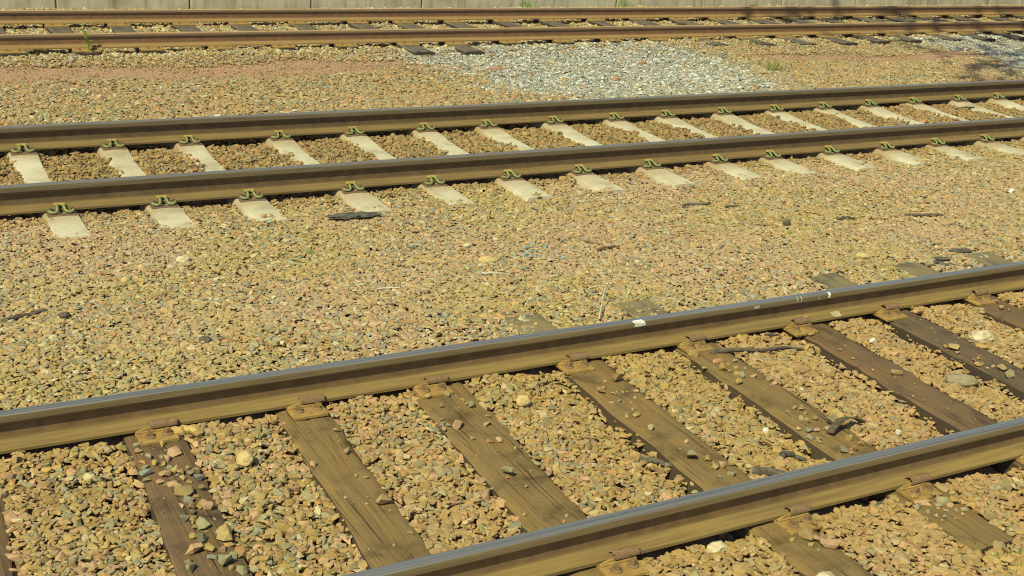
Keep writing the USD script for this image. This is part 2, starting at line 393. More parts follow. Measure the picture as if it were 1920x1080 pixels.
def leafy(name, c0, c1):
    mat(name, {'g': GEO, 'n': ('noise_texture', {'scale': 30.0}), 'r': ('rgb_ramp', {'ramp': [(.3, c0), (.7, c1)]}), 'p': ('principled_bsdf', {'roughness': .6}),
               't': ('translucent_bsdf', {}), 'm': ('mix_closure', {'fac': .35})},
        [('g.position', 'n.vector'), ('n.fac', 'r.fac'), ('r.color', 'p.base_color'), ('r.color', 't.color'), ('p.BSDF', 'm.closure1'), ('t.BSDF', 'm.closure2')], surface='m.closure')


leafy('leaf_bright', (.16, .34, .03), (.28, .46, .06))
leafy('leaf_grass', (.19, .25, .06), (.32, .36, .11))
leafy('leaf_tree', (.05, .10, .03), (.09, .15, .04))

# ------------------------------------------------------------------ where the sleepers lie
#        centre x at y=4.45, centre x at y=3.33, width, share of the far end buried, material
TIES = [(.35, .265, .215, 1, 'timber_brown'), (1.04, .98, .225, 0.9, 'timber_brown'), (1.655, 1.585, .215, 1, 'timber_olive'), (2.285, 2.205, .255, 1, 'timber_olive'),
        (3.03, 2.975, .245, 0.7, 'timber_olive'), (3.715, 3.665, .24, 0.55, 'timber_olive'), (4.455, 4.385, .235, 1, 'timber_brown'), (5.06, 5.0, .235, 0.0, 'timber_dark'),
        (5.735, 5.68, .24, 0.03, 'timber_brown'), (6.36, 6.31, .24, 0.2, 'timber_dark'), (7.0, 6.95, .24, 0.9, 'timber_brown')]
DROP = [.01, .032, .03, .028, .05, .052, .05, .05, .05, .04, .03]     # how far the ballast lies below the sleeper's left edge
BX = [.65, 1.285, 1.915, 2.485, 3.205, 3.825, 4.455, 5.058, 5.715, 6.366, 6.932, 7.585, 8.23, 8.856, 9.487, 10.113, 10.775, 11.371, 12.0, 12.63]
CX = [1.10, 1.79, 2.48, 3.15, 3.88, 4.555, 5.29, 6.05, 6.66, 7.38, 8.115, 8.81, 9.555, 10.25, 10.95, 11.64, 12.36, 13.045, 13.67, 14.46, 15.13, 15.85, 16.56, 17.36, 18.1, 18.8]
ATOP, AY0, AY1 = -.1600, 2.555, 5.12
BY0, BY1 = 7.30, 9.90
CTOP, CY0, CY1 = -.2590, 12.66, 15.26


def tie_x(t, y):
    return t[1] + (t[0] - t[1]) * (y - 3.33) / 1.12


# ------------------------------------------------------------------ ground
PROFILE = np.array([(-60, -.30), (1.2, -.215), (2.3, -.205), (3.0, -.198), (4.62, -.192), (4.75, -.178), (5.2, -.178), (5.6, -.205), (6.4, -.248), (7.0, -.284), (7.6, -.303),
                    (9.4, -.306), (9.9, -.282), (10.5, -.288), (11.3, -.312), (12.3, -.312), (12.8, -.296), (13.1, -.304), (13.2, -.314), (14.9, -.312), (15.4, -.296), (15.9, -.298), (80, -.30)])


def ground_z(x, y):
    x, y = np.broadcast_arrays(np.asarray(x, float), np.asarray(y, float))
    h = np.interp(y, PROFILE[:, 0], PROFILE[:, 1])
    p = np.stack([x * 1.1, y * 1.1, np.zeros_like(x)], -1)
    h = h + (fbm(p, 4, 3) - .5) * .055 * np.clip((y - 4.6) / .6, .25, 1)
    a = (y > 2.2) & (y < 4.62)
    if a.any():                                      # cribs: the stones slope from one sleeper's right edge to the next one's left side
        xs, ys = x[a], y[a]
        add = np.zeros(len(xs))
        close = np.clip((2.98 - ys) / .12, 0, 1)
        lip = .018 * np.clip(1 - np.abs(ys - 3.13) / .12, 0, 1)
        for i in range(len(TIES) - 1):
            r = tie_x(TIES[i], ys) + TIES[i][2] / 2
            l = tie_x(TIES[i + 1], ys) - TIES[i + 1][2] / 2
            u = (xs - r) / (l - r)
            s = (u > -.3) & (u < 1.3)
            add[s] = (.012 - (.012 + DROP[i + 1]) * np.clip(u[s], 0, 1) ** 1.3)
        near = np.clip((ys - 4.25) / .3, 0, 1)        # heaped a little against the far rail
        h = h.copy()
        h[a] += np.where(close > 0, add * (1 - close) + .03 * close, add * (1 - .6 * near) + .026 * near + lip)
    return h


xs = np.r_[-400, -120, -40, -12, np.arange(-4, 26.01, .1), 34, 60, 140, 400]
ys = np.r_[-400, -120, -40, -10, np.arange(-2, 17.01, .1), 24, 50, 140, 400]
X, Y = np.meshgrid(xs, ys)
V = np.stack([X, Y, ground_z(X, Y) - .014], -1).reshape(-1, 3)
V[:, 2] += (fbm(V * 9, 3, 5) - .5) * .012 * ((np.abs(V[:, 0]) < 30) & (V[:, 1] > -3) & (V[:, 1] < 18))
nx, ny = len(xs), len(ys)
idx = np.arange(nx * ny).reshape(ny, nx)
F = np.stack([idx[:-1, :-1], idx[:-1, 1:], idx[1:, 1:], idx[1:, :-1]], -1).reshape(-1, 4)
g = part(None, 'ground', (V, F), 'soil', True)
tag(g, 'bare brown track bed soil with a dusty strip between the tracks', 'ground', kind='structure')

# ------------------------------------------------------------------ rails
def rail_profile(H, hw, hd, bh, web):
    """Closed outline (y, z), top of head at z=0."""
    top = [(-hw, -hd), (-hw, -.011), (-hw + .003, -.005), (-hw + .009, -.0014), (-hw * .35, 0), (hw * .35, 0), (hw - .009, -.0014), (hw - .003, -.005), (hw, -.011), (hw, -hd)]
    def half(s):
        return [(s * (web + .010), -hd - .006), (s * (web + .002), -hd - .016), (s * web, -hd - .03), (s * web, -H + .052), (s * (web + .004), -H + .038), (s * (web + .013), -H + .029), (s * bh, -H + .012), (s * bh, -H)]
    return top + half(1) + half(-1)[::-1]


def make_rail(y, ztop, prof, x0, x1, look, label, group=None):
    p = np.array(prof)
    n = len(p)
    t = thing('rail', label, 'rail', (x0, y, ztop))
    xs = np.linspace(0, x1 - x0, 30)
    v = np.vstack([np.c_[np.full(n, x), p] for x in xs])
    f = []
    for i in range(len(xs) - 1):
        for k in range(n):
            k2 = (k + 1) % n
            f.append((i * n + k, i * n + k2, (i + 1) * n + k2, (i + 1) * n + k))
    m = trimesh.Trimesh(v, np.vstack([np.array(f)[:, [0, 1, 2]], np.array(f)[:, [0, 2, 3]]]), process=False)
    m.fix_normals()
    part(t, 'rail_bar', m, look, 28)
    return t


PA = rail_profile(HA, .0275, .0300, .053, .0048)
PB = rail_profile(HB, .0312, .037, .064, .0065)
PC = rail_profile(HC, .0222, .027, .0465, .0055)
make_rail(YA, 0, PA, -4, 16, 'rail_near', 'nearest steel rail, bluish polished top, crossing the bottom right corner')
railA1 = make_rail(YA + GA, 0, PA, -4, 18, 'rail_near', 'shiny topped rail with white paint marks, at the far ends of the foreground wooden sleepers')
make_rail(YB, ZB, PB, -5, 26, 'rail_mid', 'near rail of the middle track, dull brown, lying over the concrete sleepers')
make_rail(YB + GA, ZB, PB, -5, 28, 'rail_mid', 'far rail of the middle track, dull brown, bordering the wide gravel strip')
make_rail(YC, ZC, PC, -6, 36, 'rail_far', 'near rail of the rusty track in front of the concrete wall')
make_rail(YC + GA, ZC, PC, -6, 40, 'rail_far', 'farthest rail, orange rusty top, right before the concrete wall')


def paint_patch(poly, nsub=8, label=None, look='white_paint', wob=.25, seed=0):
    """A thin coat on the camera side of the rail head or foot; poly = (x0, x1, outline from index a to b)."""
    x0, x1, line = poly
    g_ = np.random.default_rng(seed)
    p = np.array(line)
    nn = np.c_[-(p[-1] - p[0])[1], (p[-1] - p[0])[0]] / np.linalg.norm(p[-1] - p[0])
    v, f = [], []
    rows = len(p)
    for i in range(rows):
        w0, w1 = g_.uniform(0, wob, 2) * (x1 - x0)
        for xq in np.linspace(x0 + w0, x1 - w1, nsub):
            v.append((xq, p[i][0], p[i][1]))
    for i in range(rows - 1):
        for k in range(nsub - 1):
            a = i * nsub + k
            f.append((a, a + 1, a + nsub + 1, a + nsub))
    m = trimesh.Trimesh(np.array(v), np.vstack([np.array(f)[:, [0, 1, 2]], np.array(f)[:, [0, 2, 3]]]), process=False)
    part(railA1, 'paint_mark', m, look, False, label)


o = .0007
HEADSIDE = [(-.0275 + .016, 0 + o), (-.0275 + .009 - o * .5, -.0014 + o), (-.0275 + .003 - o, -.005 + o), (-.0275 - o, -.011), (-.0275 - o, -.019), (-.0275 - o, -.027)]
SIDE = HEADSIDE[3:]
FOOT = [(-.0185 - 0.001, -HA + .029 + .0012), (-.035, -HA + .0205 + .0012), (-.052, -HA + .012 + .0012)]
XR = 4                                              # the rail starts at x = -4
for (a, b, line, look, sd) in [(3.325, 3.405, HEADSIDE, 'white_paint', 1), (4.064, 4.108, SIDE, 'chalk_smear', 2), (4.352, 4.362, HEADSIDE, 'chalk_smear', 3), (4.378, 4.388, HEADSIDE, 'chalk_smear', 4),
                               (4.565, 4.585, HEADSIDE, 'white_paint', 5), (4.60, 4.675, FOOT, 'chalk_smear', 6), (4.42, 4.455, FOOT, 'chalk_smear', 7), (3.86, 4.27, FOOT[2:] + [(-.0527, -HA + .006)], 'chalk_smear', 8),
                               (4.50, 4.51, SIDE, 'chalk_smear', 9)]:
    paint_patch((a + XR, b + XR, line), look=look, seed=sd)

# ------------------------------------------------------------------ sleepers of the near track
def timber(width, y0, y1, height, seed, xf, xn, look, parent, ends=True):
    """A sawn sleeper with worn edges, slight cup and splits; xf, xn: centre x at the ends."""
    nyy, nxx = 64, 13
    u = np.linspace(-1, 1, nxx)
    yy = np.linspace(y0, y1, nyy)
    c = np.interp(yy, [y0, y1], [xn, xf])
    edge = (fbm(np.c_[yy * 3, np.full(nyy, seed), np.zeros(nyy)], 3, seed) - .5) * .03
    edge2 = (fbm(np.c_[yy * 3, np.full(nyy, seed + 9.), np.zeros(nyy)], 3, seed + 1) - .5) * .03
    rows = []
    for j in range(nyy):
        l, r = c[j] - width / 2 + edge[j], c[j] + width / 2 + edge2[j]
        x = (l + r) / 2 + u * (r - l) / 2
        zt = (fbm(np.c_[x * 28, np.full(nxx, yy[j] * 1.6), np.full(nxx, seed)], 4, seed) - .5) * .012
        zt -= .010 * np.abs(u) ** 8 + .006 * (fbm(np.c_[x * 4, np.full(nxx, yy[j] * 4), np.full(nxx, 3.)], 3, seed + 5) > .62)
        rows.append(np.vstack([[(l + .001, yy[j], -height)], np.c_[x, np.full(nxx, yy[j]), zt], [(r - .001, yy[j], -height)]]))
    n = nxx + 2
    v = np.vstack(rows)
    f = []
    for j in range(nyy - 1):
        for k in range(n - 1):
            a = j * n + k
            f += [(a, a + 1, a + n + 1), (a, a + n + 1, a + n)]
    for base in (0, (nyy - 1) * n):
        for k in range(1, n - 1):
            f.append((base, base + k + 1, base + k) if base == 0 else (base, base + k, base + k + 1))
    return part(parent, 'beam', trimesh.Trimesh(v, np.array(f), process=False), look, 35)


def square_spike(x, y, h=.03, s=1.0):
    head = trimesh.convex.convex_hull(np.array([(sx * .011, sy * .012, zz) for sx in (-1, 1) for sy in (-1, 1) for zz in (0, h * .75)] + [(sx * .008, sy * .009, h) for sx in (-1, 1) for sy in (-1, 1)]))
    ring = trimesh.creation.revolve(np.array([(0, 0), (.026, 0), (.025, .005), (.017, .010), (0, .010)]), sections=14)
    m = cat(head, ring)
    m.apply_scale(s)
    m.apply_translation([x, y, 0])
    return m


def spring_clip(parent, x, y, z, seed, side=-1):
    """A rolled spring clip: a half pipe lying along the rail foot with a rod passing out of its left end."""
    L, r0, r1 = .104, .0215, .0178
    ang = np.linspace(-.35, np.pi + .15, 13)
    outer = np.c_[np.cos(ang) * r0 * side * -1, np.sin(ang) * r0]
    inner = np.c_[np.cos(ang) * r1 * side * -1, np.sin(ang) * r1][::-1]
    ring = np.vstack([outer, inner])
    n = len(ring)
    xs = np.linspace(0, L, 5)
    g_ = np.random.default_rng(seed)
    v = np.vstack([np.c_[np.full(n, q) + (g_.uniform(-.004, .004, n) if i in (0, 4) else 0), ring * (1 - .12 * (i == 4))] for i, q in enumerate(xs)])
    f = []
    for i in range(len(xs) - 1):
        for k in range(n):
            k2 = (k + 1) % n
            f += [(i * n + k, i * n + k2, (i + 1) * n + k2), (i * n + k, (i + 1) * n + k2, (i + 1) * n + k)]
    for e in (0, (len(xs) - 1) * n):
        for k in range(12):
            a, b, c, d = e + k, e + k + 1, e + n - 2 - k, e + n - 1 - k
            f += [(a, b, c), (a, c, d)]
    m = trimesh.Trimesh(v, np.array(f), process=False)
    m.fix_normals()
    m.apply_translation([x - .03, y, z])
    return part(parent, 'spring_clip', m, 'clip_brown', 35)


def tie_plate(parent, xc, yrail, ztop, halfb, w=.15, side=-1, look='plate_rust', spikes=True, seed=0, spring=True, s=1.0):
    """Plate under the rail with a raised rib against the foot, two spikes each side that shows, and the clip."""
    yo = halfb + .098 * s
    base = chamfer_box(xc - w / 2, xc + w / 2, yrail - yo, yrail + yo, ztop - .004, ztop + .0125, .003)
    rib = chamfer_box(xc - w / 2 + .002, xc + w / 2 - .002, yrail - halfb - .022, yrail - halfb - .004, ztop + .010, ztop + .021, .003)
    rib2 = chamfer_box(xc - w / 2 + .002, xc + w / 2 - .002, yrail + halfb + .004, yrail + halfb + .022, ztop + .010, ztop + .021, .003)
    pl = part(parent, 'tie_plate', cat(base, rib, rib2), look, 25)
    g_ = np.random.default_rng(seed)
    for sd in (-1, 1):
        for dx in (-.036, .042):
            m = square_spike(0, 0, .031, .86) if s == 1.0 else square_spike(0, 0, .026, .8)
            m.apply_transform(trimesh.transformations.rotation_matrix(g_.uniform(-.3, .3), [0, 0, 1]))
            m.apply_translation([xc + dx * w / .15 + g_.uniform(-.006, .006), yrail + sd * (halfb + .052 * s) + g_.uniform(-.006, .006), ztop + .012])
            part(pl, 'spike', m, 'iron_rust', 30)
    if spring:
        m = tube(smooth_path([(xc - .075, yrail - halfb - .012, ztop + .016), (xc - .05, yrail - halfb - .010, ztop + .022), (xc - .02, yrail - halfb - .006, ztop + .024), (xc + .05, yrail - halfb - .004, ztop + .024)], 10), .0058, 7)
        part(pl, 'clip_rod', m, look, True)
        spring_clip(pl, xc + .012, yrail - halfb + .001, ztop + .031, seed)
    return pl


clipx_far = [.36, 1.046, 1.665, 2.243, 2.976, 3.67, 4.346, 4.981, 5.682, 6.33, 6.97]
clipx_near = [.23, .95, 1.56, 2.242, 3.02, 3.64, 4.33, 4.95, 5.64, 6.27, 6.92]
WOODLOOK = ['dark brown wooden sleeper cut off by the left edge of the picture', 'brown cracked wooden sleeper strewn with many stones, leftmost one in full view',
            'olive brown wooden sleeper with a dark knot, right of the cracked one', 'widest olive brown wooden sleeper with a few tan pebbles, third from the left',
            'wooden sleeper with a dark left side, right of the widest one', 'wooden sleeper under the curved dark metal strip, strewn with stones along its middle',
            'slim brown wooden sleeper with one big grey stone on it, right of the stick', 'dark grey brown wooden sleeper just left of the large cream rock',
            'dark wooden sleeper right of the large cream rock', 'charred wooden sleeper end sticking out behind the rail at the right edge', 'buried wooden sleeper beyond the right edge of the picture']
for i, t in enumerate(TIES):
    xn, xf = tie_x(t, AY0), tie_x(t, AY1)
    o_ = thing('wooden_sleeper', WOODLOOK[i], 'sleeper', (0, 0, ATOP), group='wooden sleepers of the near track')
    y1_ = 4.74 if t[3] >= .85 else AY1
    timber(t[2], AY0, y1_, .17, 11 + i * 7, tie_x(t, y1_), xn, t[4], o_)
    tie_plate(o_, clipx_far[i], YA + GA, -HA - ATOP - .0125 - .0006, .052, seed=i)
    tie_plate(o_, clipx_near[i], YA, -HA - ATOP - .0125 - .0006, .052, seed=i + 50)

# ------------------------------------------------------------------ concrete sleepers of the middle track
SEAT = ZB - HB - .006                              # top of the concrete under the rails
def concrete_body():
    """Monoblock sleeper: trapezoid section, rail seats high, waist low and narrower."""
    L0, L1 = BY0 - (YB + GA / 2), BY1 - (YB + GA / 2)
    yy = np.linspace(L0, L1, 46)
    rows = []
    for j, y in enumerate(yy):
        a = abs(y)
        top = np.interp(a, [0, .35, .62, .78, 1.0, 1.3], [-.030, -.026, -.002, 0, -.004, -.010])
        wt = np.interp(a, [0, .35, .65, 1.3], [.078, .080, .092, .094])
        wb = wt + .042
        q = (fbm(np.c_[np.full(8, y * 5), np.arange(8) * 3., np.zeros(8)], 3, 4) - .5) * .006
        rows.append([(-wb, y, top - .19), (-wb + .004 + q[0], y, top - .10), (-wt - .010 + q[1], y, top - .018), (-wt + q[2], y, top - .003), (-wt * .4, y, top + .001), (wt * .4, y, top + .001),
                     (wt + q[3], y, top - .003), (wt + .010 + q[4], y, top - .018), (wb - .004 + q[5], y, top - .10), (wb, y, top - .19)])
    n = 10
    v = np.array(rows).reshape(-1, 3)
    f = []
    for j in range(len(yy) - 1):
        for k in range(n - 1):
            a = j * n + k
            f += [(a, a + 1, a + n + 1), (a, a + n + 1, a + n)]
    for base in (0, (len(yy) - 1) * n):
        for k in range(1, n - 1):
            f.append((base, base + k + 1, base + k) if base == 0 else (base, base + k, base + k + 1))
    return trimesh.Trimesh(v, np.array(f), process=False)


def fastening(parent, yr):
    """Rail pad, two cast shoulders, green sprung legs under a yellow insulator, on the near side and the far side of the rail."""
    part(parent, 'rail_pad', chamfer_box(-.085, .085, yr - .072, yr + .072, -.003, .0055, .002), 'rock_dark')
    for s in (-1, 1):
        yf = yr + s * .064
        sh = []
        for dx in (-.062, .062):
            k = chamfer_box(dx - .017, dx + .017, min(yf + s * .004, yf + s * .05), max(yf + s * .004, yf + s * .05), -.01, .022, .006)
            k2 = chamfer_box(dx - .013, dx + .013, min(yf + s * .002, yf + s * .022), max(yf + s * .002, yf + s * .022), .012, .036, .006)
            sh.append(cat(k, k2))
        f = part(parent, 'shoulder', cat(*sh, chamfer_box(-.085, .085, min(yf + s * .03, yf + s * .085), max(yf + s * .03, yf + s * .085), -.01, .004, .003)), 'shoulder_iron', 30)
        legs = []
        for d in (-1, 1):
            path = smooth_path([(d * .010, yf + s * -.022, .043), (d * .017, yf + s * -.002, .043), (d * .021, yf + s * .024, .035), (d * .026, yf + s * .046, .022), (d * .044, yf + s * .058, .015), (d * .064, yf + s * .050, .017), (d * .074, yf + s * .034, .022)], 18)
            legs.append(tube(path, .0092, 8))
        part(f, 'spring_clip', cat(*legs), 'clip_green', True)
        part(f, 'insulator', chamfer_box(-.034, .034, min(yf + s * -.028, yf + s * -.006), max(yf + s * -.028, yf + s * -.006), .037, .053, .004), 'pad_yellow', 30)


first = None
for i, x in enumerate(BX):
    nth = ORD[i - 1] if i else ''
    lab = ('concrete sleeper of the middle track beyond the left edge of the picture' if i == 0 else 'cream concrete sleeper with green clips, leftmost in the middle track' if i == 1 else
           f'cream concrete sleeper with green clips, {nth} from the left in the middle track')
    rz = random.uniform(-.012, .012)
    if first is None:
        first = thing('concrete_sleeper', lab, 'sleeper', (x, YB + GA / 2, SEAT), rz, 'concrete sleepers of the middle track')
        part(first, 'body', concrete_body(), 'concrete_cream', 40)
        fastening(first, -GA / 2)
        fastening(first, GA / 2)
    else:
        copy_of(first, (x, YB + GA / 2, SEAT + random.uniform(-.002, .001)), rz, lab)

# ------------------------------------------------------------------ wooden sleepers of the far track
variants = {}
for i, x in enumerate(CX):
    nth = 'leftmost' if i == 0 else ORD[i] + ' from the left'
    lab = f'weathered wooden sleeper of the far rusty track, {nth}'
    key = 'long' if i in (7, 8) or i >= 13 else i % 2
    if key not in variants:
        o_ = thing('far_wooden_sleeper', lab, 'sleeper', (x, (CY0 + CY1) / 2, CTOP), 0, 'wooden sleepers of the far track')
        timber(.235, (CY0 if key == 'long' else 13.02 + .03 * i) - (CY0 + CY1) / 2, CY1 - (CY0 + CY1) / 2, .17, 90 + i, 0, 0, 'timber_far', o_)
        for s in (-1, 1):
            tie_plate(o_, 0.0, s * GA / 2 + (YC + GA / 2 - (CY0 + CY1) / 2), ZC - HC - CTOP - .0131, .0465, w=.24, seed=i, spring=False, s=1.15)
        variants[key] = o_
    else:
        copy_of(variants[key], (x, (CY0 + CY1) / 2 + (random.uniform(-.05, .05) if key == 'long' else 0), CTOP), random.uniform(-.02, .02), lab)

# ------------------------------------------------------------------ retaining wall behind the far track
wall = thing('retaining_wall', 'long weathered grey concrete panel wall behind the farthest rail', 'wall', (0, 15.93, -.28))
for k in range(-4, 20):
    x0 = 2.702 + (k - 1) * 1.609
    j = random.uniform(0, .008)
    part(wall, 'panel', chamfer_box(x0 + .009, x0 + 1.609 - .009, j, .22, -.45, 1.15, .008), 'concrete_wall')
part(wall, 'footing', box(-6, 36, .05, .20, -.46, 1.10), 'concrete_wall')
for k in range(-4, 20, 2):
    x0 = 2.702 + (k - 1) * 1.609
    part(wall, 'coping', chamfer_box(x0 + .004, x0 + 3.218 - .004, -.05, .27, 1.152, 1.25, .012), 'concrete_wall')

# ------------------------------------------------------------------ ballast
SHAPES = [rock(100 + i, 1.0, flat=(1, f2, f3), n=nn) for i, (f2, f3, nn) in enumerate([(.8, .6, 14), (.7, .5, 13), (.9, .7, 16), (.75, .4, 13), (.62, .55, 12), (.85, .45, 15), (.95, .62, 14), (.7, .65, 12), (.8, .35, 13), (.6, .4, 14)])]



GREY_MID = [(5.75, 12.75), (6.5, 13.02), (8.4, 13.02), (9.6, 12.72), (9.85, 11.9), (9.3, 11.5), (9.45, 10.6), (9.35, 10.2), (8.4, 10.0), (6.9, 9.95), (6.3, 10.5), (5.95, 11.2), (6.3, 11.9), (5.9, 12.3)]
GREY_RIGHT = [(13.5, 12.88), (14.9, 13.12), (21, 13.25), (21, 10.2), (13.6, 10.2), (13.35, 10.9), (14.0, 11.5), (13.8, 12.3)]


def inside(poly, x, y):
    p = np.array(poly)
    r = np.zeros(len(x), bool)
    for (x0, y0), (x1, y1) in zip(p, np.roll(p, -1, 0)):
        c = ((y0 > y) != (y1 > y))
        r ^= c & (x < (x1 - x0) * (y - y0) / np.where(y1 == y0, 1e-9, y1 - y0) + x0)
    return r


CELL = .008
HX0, HX1, HY0, HY1 = -1.2, 21.6, 1.9, 15.95
hgx, hgy = int((HX1 - HX0) / CELL), int((HY1 - HY0) / CELL)
gx, gy = np.meshgrid(HX0 + (np.arange(hgx) + .5) * CELL, HY0 + (np.arange(hgy) + .5) * CELL)
coarse = 6
hm = np.repeat(np.repeat(ground_z(gx[::coarse, ::coarse], gy[::coarse, ::coarse]), coarse, 0), coarse, 1)[:hgy, :hgx].astype(np.float32)

blocked = np.zeros(hm.shape, bool)
for t in TIES:
    y1_ = 4.74 if t[3] >= .85 else AY1
    over = (np.abs(gx - tie_x(t, gy)) < t[2] / 2) & (gy > AY0) & (gy < y1_)
    hm = np.where(over, np.float32(ATOP - .012), hm)
    blocked |= over & (gy < 4.7)
for cx in BX:
    over = (np.abs(gx - cx) < .085) & (gy > BY0) & (gy < BY1)
    hm = np.where(over, np.float32(SEAT - .022), hm)
    blocked |= over


def strip(x, y):
    """0..1: how dusty and bare the walking strip between the tracks is."""
    w = (fbm(np.c_[x * .9, y * 1.6, np.zeros(len(x))], 3, 21) - .5) * .5
    a = np.clip(1.3 - np.abs((y - 12.2 + w) / .36), 0, 1) * np.clip((6.0 - x) / .8, 0, 1)
    b = np.clip(1.3 - np.abs((y - 11.87 + w) / .26), 0, 1) * np.clip((x - 10.0) / .6, 0, 1) * np.clip((14.3 - x) / .5, 0, 1)
    return np.clip(np.maximum(a, b) * (.55 + 1.1 * (fbm(np.c_[x * 3, y * 4, np.ones(len(x))], 3, 27) - .25)), 0, 1)


def scatter_points(y0, y1, d):
    ys_ = np.arange(y0, y1, d)
    pts = []
    for yv in ys_:
        lo, hi = .14 * yv - 1.35, 1.19 * yv + 1.25
        if yv < 3.9:
            lo = max(lo, (3.77 - yv) / .42 + .37 - 1.3)
        pts.append(np.c_[np.arange(lo, hi, d), np.full(len(np.arange(lo, hi, d)), yv)])
    p = np.vstack(pts)
    return p + rng.uniform(-.5, .5, p.shape) * d * 1.3


def on_ties(x, y, soft, size=.03):
    """Stones that would lie on top of a sleeper."""
    bad = np.zeros(len(x), bool)
    for t in TIES:
        under = rng.random(len(x)) < t[3]
        bad |= (np.abs(x - tie_x(t, y)) < t[2] / 2 - .008 + size * .3 - soft * .5) & (y > AY0 - .01) & (y < np.where(under, 4.66, AY1 + .01))
    yb = y - (YB + GA / 2)
    for cx in BX:
        wt = np.interp(np.abs(yb), [0, .35, .65, 1.3], [.088, .09, .104, .106])
        dx = x - cx
        rag = (fbm(np.c_[y * 6, np.full(len(x), cx * 3), np.zeros(len(x))], 3, 8) - .42) * .13 * np.clip((9.25 - y) / .5, 0, 1)
        endy = BY0 + .09 + (fbm(np.c_[x * 9, np.full(len(x), cx * 5), np.zeros(len(x))], 2, 9) - .5) * .12
        bad |= (dx > -wt - .012 + soft + np.maximum(rag, -.01)) & (dx < wt + .002 - soft) & (y > endy) & (y < BY1)
    for k, cx in enumerate(CX):
        ce = 12.70 if k in (7, 8) else 12.86 + .04 * ((k * 7) % 4) if k >= 13 else 13.08
        bad |= (np.abs(x - cx) < .105 - soft) & (y > ce) & (y < CY1)
    return bad


RAILS_Y = [(YA, .052), (YA + GA, .052), (YB, .064), (YB + GA, .064), (YC, .0465), (YC + GA, .0465)]
ZONES = [  # name, material, y0, y1, spacing, mean size, spread, flatness (z), tilt, label
    ('ballast_gravel', 'stone_near', 2.05, 4.62, .0192, .0355, .36, .85, .3, 'rusty tan crushed stone ballast between the foreground wooden sleepers'),
    ('shoulder_gravel', 'stone_wide', 4.58, 7.72, .0182, .0305, .38, .68, .22, 'wide bed of tan gravel between the near track and the middle track'),
    ('crib_gravel', 'stone_mid', 7.66, 9.46, .0225, .034, .3, .95, .5, 'brown ballast between the concrete sleepers of the middle track'),
    ('strip_gravel', 'stone_far', 9.42, 12.92, .0235, .035, .38, .8, .3, 'mixed tan gravel strip between the middle track and the far track'),
    ('rear_gravel', 'stone_rear', 12.88, 15.9, .031, .043, .3, 1.0, .6, 'grey tan ballast around the sleepers of the far rusty track'),
]
buckets = {z_[0]: [] for z_ in ZONES}
buckets['pale_gravel'], buckets['pale_gravel_right'] = [], []
P = []
for zi, (name, m_, y0, y1, d, ms, sp, fl, tilt, lab) in enumerate(ZONES):
    p = scatter_points(y0, y1, d)
    x, y = p.T
    n = len(p)
    fines = rng.random(n) < (.42 if zi < 2 else .3)
    size = np.where(fines, .52, 1.06) * ms * np.exp(rng.normal(0, sp * .8, n)).clip(.5, 1.75)
    keep = ~on_ties(x, y, rng.uniform(-.004, .016, n), size)
    for ry, hb in RAILS_Y:
        keep &= np.abs(y - ry) > hb - .016 + size * .3
    st = strip(x, y)
    if name == 'strip_gravel':
        keep &= rng.random(n) > st * .9
        size = np.where(st > .25, size * (.72 - .3 * st), size)
        u = y - 10.9                                   # finer by the far edge
        size *= np.clip(1.0 - .1 * u, .75, 1.12)
    wob = (fbm(np.c_[x * 2.2, y * 2.2, np.zeros(n)], 4, 31) - .5) * .7 + rng.normal(0, .26, n)
    gm = inside(GREY_MID, x + wob, y + rng.normal(0, .22, n) + .6 * (fbm(np.c_[x * 2, y * 2, np.ones(n)], 4, 33) - .5))
    gr = inside(GREY_RIGHT, x + wob, y + .6 * (fbm(np.c_[x * 2, y * 2, np.ones(n)], 4, 33) - .5))
    which = np.full(n, zi)
    if zi >= 3:
        lone = rng.random(n)
        which[gm & (lone < .86)] = 5
        which[gr & (lone < .84)] = 6
        pale_foot = (y > 15.55) & (x > 6) & (x < 10.6) & (lone < .7)
        which[pale_foot] = 5
    P.append(np.c_[x, y, size, np.full(n, fl), np.full(n, tilt), which][keep])
P = np.vstack(P)
P = P[rng.permutation(len(P))]
P = P[np.argsort(-P[:, 2] + rng.uniform(0, .02, len(P)), kind='stable')]      # the big ones first, the fines settle into the gaps
for ry, hb in ((YA, .044), (YA + GA, .044), (YB, .056), (YB + GA, .056), (YC, .04), (YC + GA, .04)):
    blocked |= np.abs(gy - ry) < hb
